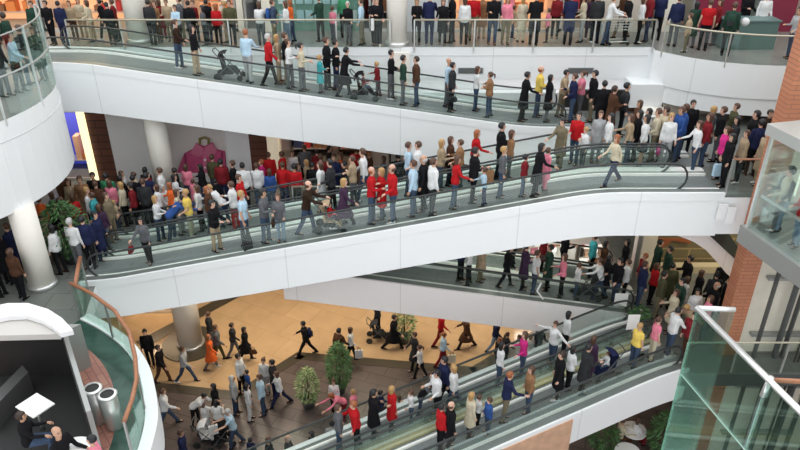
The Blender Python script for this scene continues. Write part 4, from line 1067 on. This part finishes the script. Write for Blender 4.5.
BACKG='''
@T behind the top floor railing
40 43 m stand darkbrown darkgreen.jacket black 280
53 41 m wait black black.jacket black 250
62 44 m stand black navy.jacket navy 90
78 36 f stand brown.long beige.shirt brown 270
84 34 f stand black.long cream.shirt beige 280
95 38 f wait brown.long cream.jacket beige 180
107 36 f walk black.tail black.jacket black 180
113 42 m stand black black.jacket black 90
119 38 m stand brown darkred.jacket black 200
153 43 m stand black charcoal.jacket charcoal 90
160 38 f wait brown tan.shirt brown 260
163 36 f stand brown.long darkred.coat darkred 90
174 38 m wait brown beige.jacket khaki 270
178 45 f fold black.tail lightblue.shirt black 270
185 38 m stand brown.balding grey.jacket khaki 200
193 43 m stand black black.jacket black 90
197 38 f stand brown darkred.shirt black 270
203 42 f stand black.long grey.shirt black 180
208 38 m stand black black.coat navy 90
220 44 f stand ginger.long red.jacket black 90
226 40 f wait blond beige.jacket beige 180
231 43 m stand brown olive.jacket black 270
261 44 f wait brown.long white.shirt grey 90
279 43 m stand brown denim.jacket khaki 0
284 44 f wait brown.long white.shirt lightdenim 180
290 40 f stand ginger.long orange.shirt denim 180
322 38 m wait black darkgreen.jacket black 150
333 37 c stand brown pink.shirt grey 60
350 41 f wait silver black.jacket grey 270
345 34 m stand black green.shirt black 90
367 43 m stand brown lightblue.shirt khaki 180
375 43 m fold darkbrown black.jacket black 270
382 43 m wait black black.shirt black 270
412 44 f wait blond.long black.shirt black 270
429 44 m rail black navy.jacket navy 90
444 44 f rail brown.long black.coat black 280
450 43 m wait brown black.jacket black 180
463 44 f stand brown.long white.jacket black 90
472 41 m stand ginger red.shirt khaki 90
481 38 f stand blond tan.coat beige 270
492 44 m wait brown black.jacket denim 270
504 44 f stand brown.long pink.shirt khaki 270
512 39 c stand brown beige.jacket denim 0
520 42 f stand blond.long cream.coat cream 90
533 45 m wait brown black.coat black 90
546 42 c stand brown pink.jacket black 180
554 38 f stand brown.long darkred.jacket black 270
567 45 m wait brown navy.coat black 90
581 42 f wait brown.long cream.shirt lightgrey 180
588 40 f stand black.long purple.coat purple 90
594 43 m stand black charcoal.jacket black 90
604 45 m pushs brown white.jacket denim 0
619 38 m walk brown brown.jacket khaki 180
628 43 m stand black black.jacket black 180
634 43 f stand brown.long white.shirt black 0
643 42 m stand brown darkred.jacket navy 180
655 40 m wait black navy.jacket black 90
@TR on the curved right balcony
671 46 m stand black navy.jacket grey 90
684 52 c stand brown beige.jacket khaki 180
690 48 f stand black.long darkgreen.coat grey 90
700 50 m stand brown red.tee black 90
724 56 m stand brown darkgreen.jacket black 60
712 45 f stand brown.long darkred.jacket black 180
739 40 m wait black black.jacket black 270
756 44 m stand brown white.shirt black 270
788 58 f wait brown.long lightgrey.shirt denim 200
@TL on the rounded left balcony
8 96 m stand darkbrown charcoal.jacket grey 0
22 92 m rail black lightblue.shirt black 10
34 84 m wait brown charcoal.jacket denim 180
44 80 f stand black.long darkgreen.coat black 270
2 70 m stand black black.jacket black 90
16 66 m stand darkbrown darkgreen.jacket black 180
@LS in front of the pink shirt window
152 212 f stand black.long darkred.jacket black 0
176 212 f wait black.long white.shirt grey 0
182 203 f stand black black.coat black 180
191 200 f stand brown.long pink.shirt denim 90
199 202 c stand brown pink.coat pink 90
207 199 f rail black.long black.jacket denim 180
215 196 m stand brown olive.jacket denim 90
220 204 c stand black black.jacket black 90
227 200 m stand black darkred.jacket navy 90
238 201 m stand brown black.coat black 180
133 213 f stand black.long black.jacket white.skirt 40
140 212 f wait brown cream.shirt brown 180
149 206 f stand black.long black.jacket black 90
129 208 f stand brown white.jacket grey 0
156 214 m stand brown white.jacket black 180
@LR in the crowd by the dark shops
251 210 m stand black white.jacket black 90
265 216 m stand brown white.jacket denim 90
266 200 f stand ginger magenta.jacket black 180
272 196 m stand brown red.jacket black 90
274 212 f stand brown.long blue.jacket denim 90
283 212 m stand brown red.jacket navy 90
292 213 m stand black red.shirt black 90
300 204 f stand brown.long grey.jacket grey 0
308 200 f stand blond.long beige.coat beige 180
315 206 m stand black black.coat black 90
324 200 m stand brown darkred.jacket black 90
335 200 m stand brown navy.jacket navy 270
346 206 m stand black black.coat black 180
352 200 f stand blond.long tan.coat brown 270
362 204 m stand brown brown.jacket khaki 180
285 194 m stand brown red.jacket black 180
296 190 f stand brown.long white.shirt black 270
306 188 m stand brown grey.jacket black 90
319 190 f stand black darkred.coat black 90
331 188 m stand black black.jacket black 0
343 192 f wait brown.long orange.shirt black 180
357 190 m stand brown red.shirt black 90
370 194 m stand ginger brown.coat brown 0
384 196 f stand brown.long grey.jacket denim 180
398 198 m stand black black.jacket black 90
415 192 m stand brown white.jacket black 270
430 190 f stand brown.long charcoal.coat black 0
@L in the left middle floor crowd
52 240 f stand brown orange.jacket grey 90
60 236 f wait brown.long grey.coat grey 180
73 244 m stand brown olive.jacket khaki 90
86 238 f stand brown.long red.jacket black 90
95 236 m stand blond white.shirt black 0
101 238 m stand brown teal.jacket denim 180
54 262 f wait brown.long beige.jacket brown 330
66 272 f stand black.long white.jacket black 180
79 268 m stand silver white.shirt grey 90
93 266 m stand black navy.jacket black 90
102 262 m stand black navy.coat navy 0
113 260 f stand brown.long pink.jacket denim 90
109 248 f stand brown.long purple.jacket grey 90
122 256 m stand black black.jacket black 90
128 258 m stand black navy.jacket denim 90
138 246 f stand brown.long white.jacket black 180
146 254 f rail ginger.long orange.jacket black 180
117 240 m stand brown khaki.jacket khaki 0
131 238 f stand black darkred.jacket black 180
140 232 m stand brown charcoal.jacket black 90
108 228 m stand brown brown.jacket denim 90
80 222 f stand brown.long beige.coat brown 270
92 222 m stand brown tan.shirt beige 270
101 220 m stand black black.jacket grey 270
70 216 m stand brown brown.coat brown 0
118 222 m stand black green.jacket black 90
125 232 f stand blond.long cream.jacket black 180
4 272 m stand brown darkred.jacket black 0
12 282 m stand black black.coat black 90
20 276 m wait brown navy.coat black 180
3 296 f stand black.long black.jacket black 180
24 298 f stand brown.long brown.jacket black 90
66 252 m stand black black.jacket grey 0
84 254 c stand brown yellow.jacket denim 90
101 276 c stand blond beige.jacket denim 0
152 240 m sit silver white.shirt grey 0
@R in the right landing crowd
643 158 f stand black.long white.shirt black.skirt 180
655 160 m stand darkbrown cream.tee khaki 180
676 160 m wait brown blue.jacket denim 180
683 153 m stand black black.coat black 270
691 172 f rail brown.long white.shirt denim 180
699 168 m stand brown.long darkred.jacket denim 180
716 178 f stand brown.tail magenta.jacket black 180
721 186 f stand black.long black.jacket black 200
730 168 f stand black.long charcoal.jacket black 180
735 182 f stand brown.short beige.jacket black 190
742 170 m stand black black.jacket black 180
749 174 m stand black navy.jacket black 90
755 184 f stand blond.short beige.coat beige 180
762 178 m stand black black.coat black 180
711 160 m stand brown black.jacket grey 180
757 164 m stand darkbrown darkbrown.jacket black 270
705 156 f stand blond.long grey.coat black 0
725 156 m stand brown olive.jacket black 180
632 150 f stand brown.long brown.coat denim 200
607 138 m wait darkbrown brown.coat brown 0
619 136 m stand black charcoal.jacket black 0
598 132 m stand black black.jacket black 90
@D on the lower right landing
652 283 m stand black darkgreen.coat black 0
662 290 m stand black darkgreen.jacket black 180
641 299 m stand ginger darkred.jacket black 180
648 302 f stand brown.long red.jacket black 0
661 306 m stand black olive.coat olive 90
681 301 m wait black black.jacket black 180
678 318 f stand brown.long white.coat beige 180
673 324 m stand black darkgreen.jacket beige 180
688 330 f stand black.long white.jacket pink 270
697 314 f stand brown.long black.coat black 0
706 318 m stand black charcoal.jacket black 90
709 330 m wait silver.balding black.jacket black 180
714 322 m stand black black.coat black 180
717 334 m stand brown.balding charcoal.jacket black 0
700 340 f stand brown.long pink.jacket denim 180
691 345 m bend blond beige.jacket khaki 200
668 332 f wait brown.long cream.coat beige 200
684 360 m stand darkbrown darkred.jacket brown 200
714 304 m stand black black.jacket grey 270
655 318 m stand black olive.jacket khaki 0
@G on the gold floor
164 382 m walk darkbrown black.jacket brown 0
187 382 m stride brown lightgrey.jacket denim 0
213 347 m stand brown charcoal.jacket grey 200
213 368 f walk ginger.long orange.coat grey 0
219 362 m walk brown grey.jacket olive 20
235 356 f walk darkbrown charcoal.jacket grey 20
247 360 f walk black.long black.coat black 0
307 355 m stride black black.jacket black 180
349 362 f walk brown.long white.shirt black 0
342 364 m walk black brown.coat black 60
393 349 m stride black black.coat black 0
378 334 m stand black charcoal.jacket black 180
415 368 m walk brown charcoal.coat black 200
420 378 f walk brown.tail white.shirt black 160
440 346 m walk brown red.shirt darkred 0
442 366 f walk ginger.tail lightblue.shirt darkred 0
466 348 m stride brown brown.coat black 180
494 352 m walk black navy.jacket lightdenim 0
497 374 m stand ginger black.jacket black 200
504 366 f walk brown.tail charcoal.jacket charcoal 20
517 370 m walk brown white.shirt black 200
527 366 f walk blond.long white.jacket white 20
537 360 m walk black black.coat black 20
152 366 m stand black black.jacket black 270
@P on the brown tiled plaza
168 427 m stride brown white.jacket denim 20
187 470 m walk brown navy.jacket black 0
197 425 m bend black white.jacket black 0
208 430 c stand brown white.coat white 90
219 420 f stand black.long black.jacket black 180
221 436 f wait black.long white.shirt black 90
236 446 m push silver.cap lightblue.tee denim 200
254 466 c stand black navy.jacket navy 90
237 414 m stand silver.hood lightgrey.jacket denim 20
251 420 f stand black.long white.shirt white 20
264 414 m stand brown lightblue.jacket denim 200
243 392 m stand black white.jacket black 0
250 398 c stand black blue.jacket black 200
267 392 f stand brown.tail white.shirt lightgrey 270
281 405 f stride brown.long white.jacket navy 200
276 398 m stand black charcoal.jacket navy 180
315 466 f walk black.long black.jacket black 200
292 476 m stand silver.balding charcoal.jacket black 200
273 478 m stand brown black.jacket black 180
345 420 f bend ginger.long pink.shirt darkred 200
336 414 f stand brown.tail white.shirt black 270
353 424 f stand blond pink.jacket denim 180
381 428 m wait black navy.jacket navy 0
399 432 f wait brown.long white.shirt black 180
334 460 m stand black lightgrey.jacket denim 90
350 460 f stand brown.long black.jacket white 20
326 476 f stand brown.long darkred.jacket denim 20
430 412 m stand brown grey.jacket denim 20
@CL by the ground floor café tables
632 446 f sit brown.long white.shirt darkred 20
617 448 m sit brown cream.shirt brown 0
'''
ENT=[]
for place,txt in (('r',DATA),('g',BACKG)):
    for ln in txt.strip().splitlines():
        if ln[0]=='@': code,pl=ln[1:].split(' ',1); continue
        a=ln.split(); rr=None
        if place=='r':
            px=float(a[0]); fb=None
            if code=='U': fb=a[1]; del a[1]
            lane,rr={'U':(.88 if fb=='f' else 1.36,RU),'MF':(.85,RM),'MB':(2.25,RM),'LB':(.85,RL),'LX':(2.25,RL),'BF':(.85,RB),'BB':(2.15,RB)}[code]
            ENT.append(dict(px=px,lane=lane,rr=rr,a=a[1:7],code=code,pl=pl,key=(code,fb)))
        else:
            Z=dict(T=T,TR=T,TL=T,L=L,LS=L,LR=L,R=R,D=D,G=0,P=0,CL=0)[code]
            loc=at(float(a[0]),float(a[1])+(6 if code=='LS' else (3.5 if code=='T' and float(a[0])<400 else 0)),Z+(.013 if code=='P' else .002))
            if code=='T': loc.y=max(loc.y,24.98)
            if code=='L' and loc.y<21.0 and loc.x>-9.2: loc.y=20.85
            if code=='LR': loc=V((loc.x*max(loc.y,22.1)/loc.y,max(loc.y,22.1),loc.z))
            ENT.append(dict(loc=loc,rr=None,a=a[2:8],code=code,pl=pl))
from collections import defaultdict
bykey=defaultdict(list)
for t in ENT:
    if t['rr']: bykey[t['key']].append(t)
for k,ts in bykey.items():
    ts.sort(key=lambda t:t['px']); lastp=None; sg=1
    for t in ts:
        loc=t['rr']['find'](t['px'],t['lane'])
        if lastp is not None and (loc-lastp).length<.55: sg=-sg; loc=t['rr']['find'](t['px'],t['lane']+(.16 if k[0]!='U' else .08)*sg)
        lastp=loc; t['loc']=loc
G_=[t for t in ENT if not t['rr']]
ZF=dict(L='L',LS='L',LR='L',T='T',TR='T',G='G',P='G')
for _ in range(40):
    for i,t in enumerate(G_):
        for u in G_[i+1:]:
            if ZF.get(t['code'],t['code'])!=ZF.get(u['code'],u['code']): continue
            dx=u['loc'].x-t['loc'].x; dy=u['loc'].y-t['loc'].y; dd=math.hypot(dx,dy); mn=.47
            if dd<mn:
                if dd<1e-3: dx,dy,dd=.1,.05,.11
                k=(mn-dd)*.25/dd
                t['loc'].x-=dx*k*.7; t['loc'].y-=dy*k; u['loc'].x+=dx*k*.7; u['loc'].y+=dy*k
    for t in G_:
        if t['code']=='T': t['loc'].y=max(t['loc'].y,24.95)
        if t['code'] in('L','LR'):
            t['loc'].y=max(t['loc'].y,20.75 if t['loc'].x>-9.2 else 0, 21.95 if t['loc'].x>-3.9 else 0); t['loc'].y=min(t['loc'].y,26.5 if t['code']=='LR' else 24.0)
        if t['code']=='LS': t['loc'].y=min(t['loc'].y,24.1)
        if t['code']=='R': t['loc'].y=min(t['loc'].y,23.5)
        if t['code']=='D': t['loc'].y=min(t['loc'].y,21.1)
for t in ENT:
    if not t['rr']:
        for cx,cy,cr,cz in COLS:
            if abs(cz-t['loc'].z)<.3:
                v_=V((t['loc'].x-cx,t['loc'].y-cy,0)); k_=cr+.34
                if v_.length<k_: v_=v_.normalized()*k_; t['loc'].x=cx+v_.x; t['loc'].y=cy+v_.y
    g,po,ha,to,bo,fa=t['a']
    p=person(t['loc'],float(fa)+rp.uniform(-14,14),g,po,ha,to,bo,t['pl']); p['code']=t['code']
    if t['code']=='T' and p['px']<395:
        k_=.87 if p['px']<245 else .92; p['o'].scale=[c_*k_ for c_ in p['o'].scale]; p['sc']*=k_
def nearp(code,px): return min((p for p in PEOPLE if p.get('code')==code),key=lambda p:abs(p['px']-px))
# café guests and lift passengers
def spot(x,y,Z): v=at(x,y,Z+1.15); v.z=Z; return v
p=person(spot(20,418,L)-V((0,0,.0)),20,'f','sit','darkbrown.short','black.jacket','denim','at the white square café table')
chair(0,0,L,0,'black chair of the guest at the square café table',blackm) if 0 else None
for (x,y,Z,fa,g,ha,to,bo,pl) in [(57,437,L,-20,'m','silver.bald','black.shirt','black','at the white round café table'),(93,440,L,190,'f','black.short','pink.shirt','grey','at the white round café table')]:
    person(spot(x,y,Z),fa,g,'sit',ha,to,bo,pl)
for (hx,hy,fa,g,ha,to,bo) in [(767,160,190,'m','black.short','charcoal.jacket','lightdenim'),(781,168,150,'m','black.short','cream.jacket','grey'),(795,190,200,'f','brown.short','red.jacket','lightdenim')]:
    q=at(hx,hy,R+1.55)
    rel=Vector((q.x,q.y))-c1; a_=min(max(rel.dot(d),.35),2.2); b_=max(rel.dot(n),.42); q=P(a_,b_)
    person(V((q.x,q.y,R-.015)),fa,g,'wait',ha,to,bo,'inside the glass lift')
# prams
pram(RU['find'](230,.95),0,'dark grey pushchair with raised hood on the upper ramp','charcoal')
pram(RU['find'](364,.85),0,'black pushchair carrying a child on the upper ramp','black','darkred')
pram(RM['find'](331,.85),0,'beige pushchair with a child on the middle ramp','beige','red')
pram(RB['find'](604,.9),200,'navy pushchair with a child on the bottom ramp','navy','white')
q=at(222,444,.013); pram(q,200,'black pushchair on the brown plaza','black')
q=at(378,340,.0); pram(q,0,'dark pushchair on the gold floor','charcoal')
q=at(207,432,.013); pram(q+V((.2,-.5,0)),0,'white pushchair on the plaza by the bending person','white')
RL_=RL['find'](586,.85); pram(RL_,180,'charcoal pushchair on the lower rear ramp','charcoal')
# bags
bag(nearp('MF',472),'paper','tan','brown paper shopping bag held by the person in black jacket',-1)
bag(nearp('MF',247),'case','charcoal','dark suitcase beside the person in light blue on middle ramp',-1)
bag(nearp('MF',150),'hand','darkred','dark red handbag of the person in grey on the middle ramp',-1)
bag(nearp('MB',662),'hand','magenta','magenta handbag near the right end of the middle ramp',-1)
bag(nearp('MF',282),'hand','darkbrown','dark brown handbag held by the person in light jeans',-1)
bag(nearp('U',537),'white','white','white shopping bag on the upper ramp below the yellow jacket',-1)
bag(nearp('G',349),'white','white','white shopping bag carried across the gold floor beside the tree',-1)
bag(nearp('G',442),'white','cream','cream shopping bag swinging from the person in light blue',-1)
bag(nearp('G',307),'pack','navy','navy backpack on the person striding alone over gold floor')
bag(nearp('T',382),'white','white','white bag held beside the middle cream column',-1)
bag(nearp('T',594),'white','white','white bag behind the top railing near the trolley',-1)
bag(nearp('T',567),'white','lightgrey','pale bag behind the top railing at the navy coat',-1)
bag(nearp('T',279),'pack','blue','blue grey backpack behind the top floor railing')
bag(nearp('TR',724),'pack','darkgreen','dark green backpack on the curved right balcony')
bag(nearp('R',721),'white','lightblue','pale blue shopping bag at the right end of middle ramp',-1)
bag(nearp('P',236),'white','white','white shopping bag hanging by the capped person on the plaza',-1)
bag(nearp('BB',436),'hand','black','black shoulder bag of the person in white near the ramp',-1)
bag(nearp('BF',632),'hand','black','black handbag of the person in the yellow top',-1)
bag(nearp('G',247),'hand','brown','brown handbag of the long black coat on gold floor',-1)
bag(nearp('G',235),'hand','black','black handbag beside the grey walker on gold floor',-1)
bag(nearp('U',451),'hand','charcoal','charcoal bag of the person in the charcoal jacket, upper ramp',-1)
p=at(724,35,T+1.05); 
e=None
# ball and trolley on the top floor
q=nearp('TR',724)['o'].location; m=MB(); m.ball((0,0,0),.14,14,10); o=m.build('ball',cm('white'),label='white ball held on the curved right balcony',cat='ball'); o.location=(q.x+.42,q.y-.05,q.z+1.15)
q=at(616,44,T); e=empty('shopping_trolley',q,'wire shopping trolley pushed by the white jacket on top floor','trolley')
m=MB()
for z_ in (.55,.65,.75,.85,.95): m.tube([(-.35,-.22,z_),(.4,-.2,z_),(.4,.2,z_),(-.35,.22,z_)],.008,4,closed=True)
for i in range(8):
    x_=-.35+i*.107
    for s in (-.21,.21): m.tube([(x_,s,.55),(x_,s,.95)],.006,4)
m.build('basket',steel,e); m=MB(); m.tube([(-.4,-.22,1.0),(-.4,.22,1.0)],.018,6); m.build('handle',cm('red'),e)
m=MB()
for s in (-.2,.2): m.tube([(-.3,s,.1),(-.35,s,.55)],.014,5); m.tube([(-.3,s,.12),(.35,s,.14)],.014,5)
m.build('frame',steel,e)
for x_ in (-.3,.35):
    for s in (-.2,.2): m=MB(); m.tube([(x_,s-.015,.06),(x_,s+.015,.06)],.06,10); m.build('wheel',rubber,e)
finish_labels()

for p_ in PEOPLE:
    if len(p_['o']['label'].split())>16:
        l_=p_['o']['label']
        for x_,y_ in ((' the middle ramp',' middle ramp'),(' the bottom ramp',' bottom ramp'),(' the lower',' lower'),(' the dark',' dark')):
            if len(l_.split())>16: l_=l_.replace(x_,y_)
        p_['o']['label']=l_
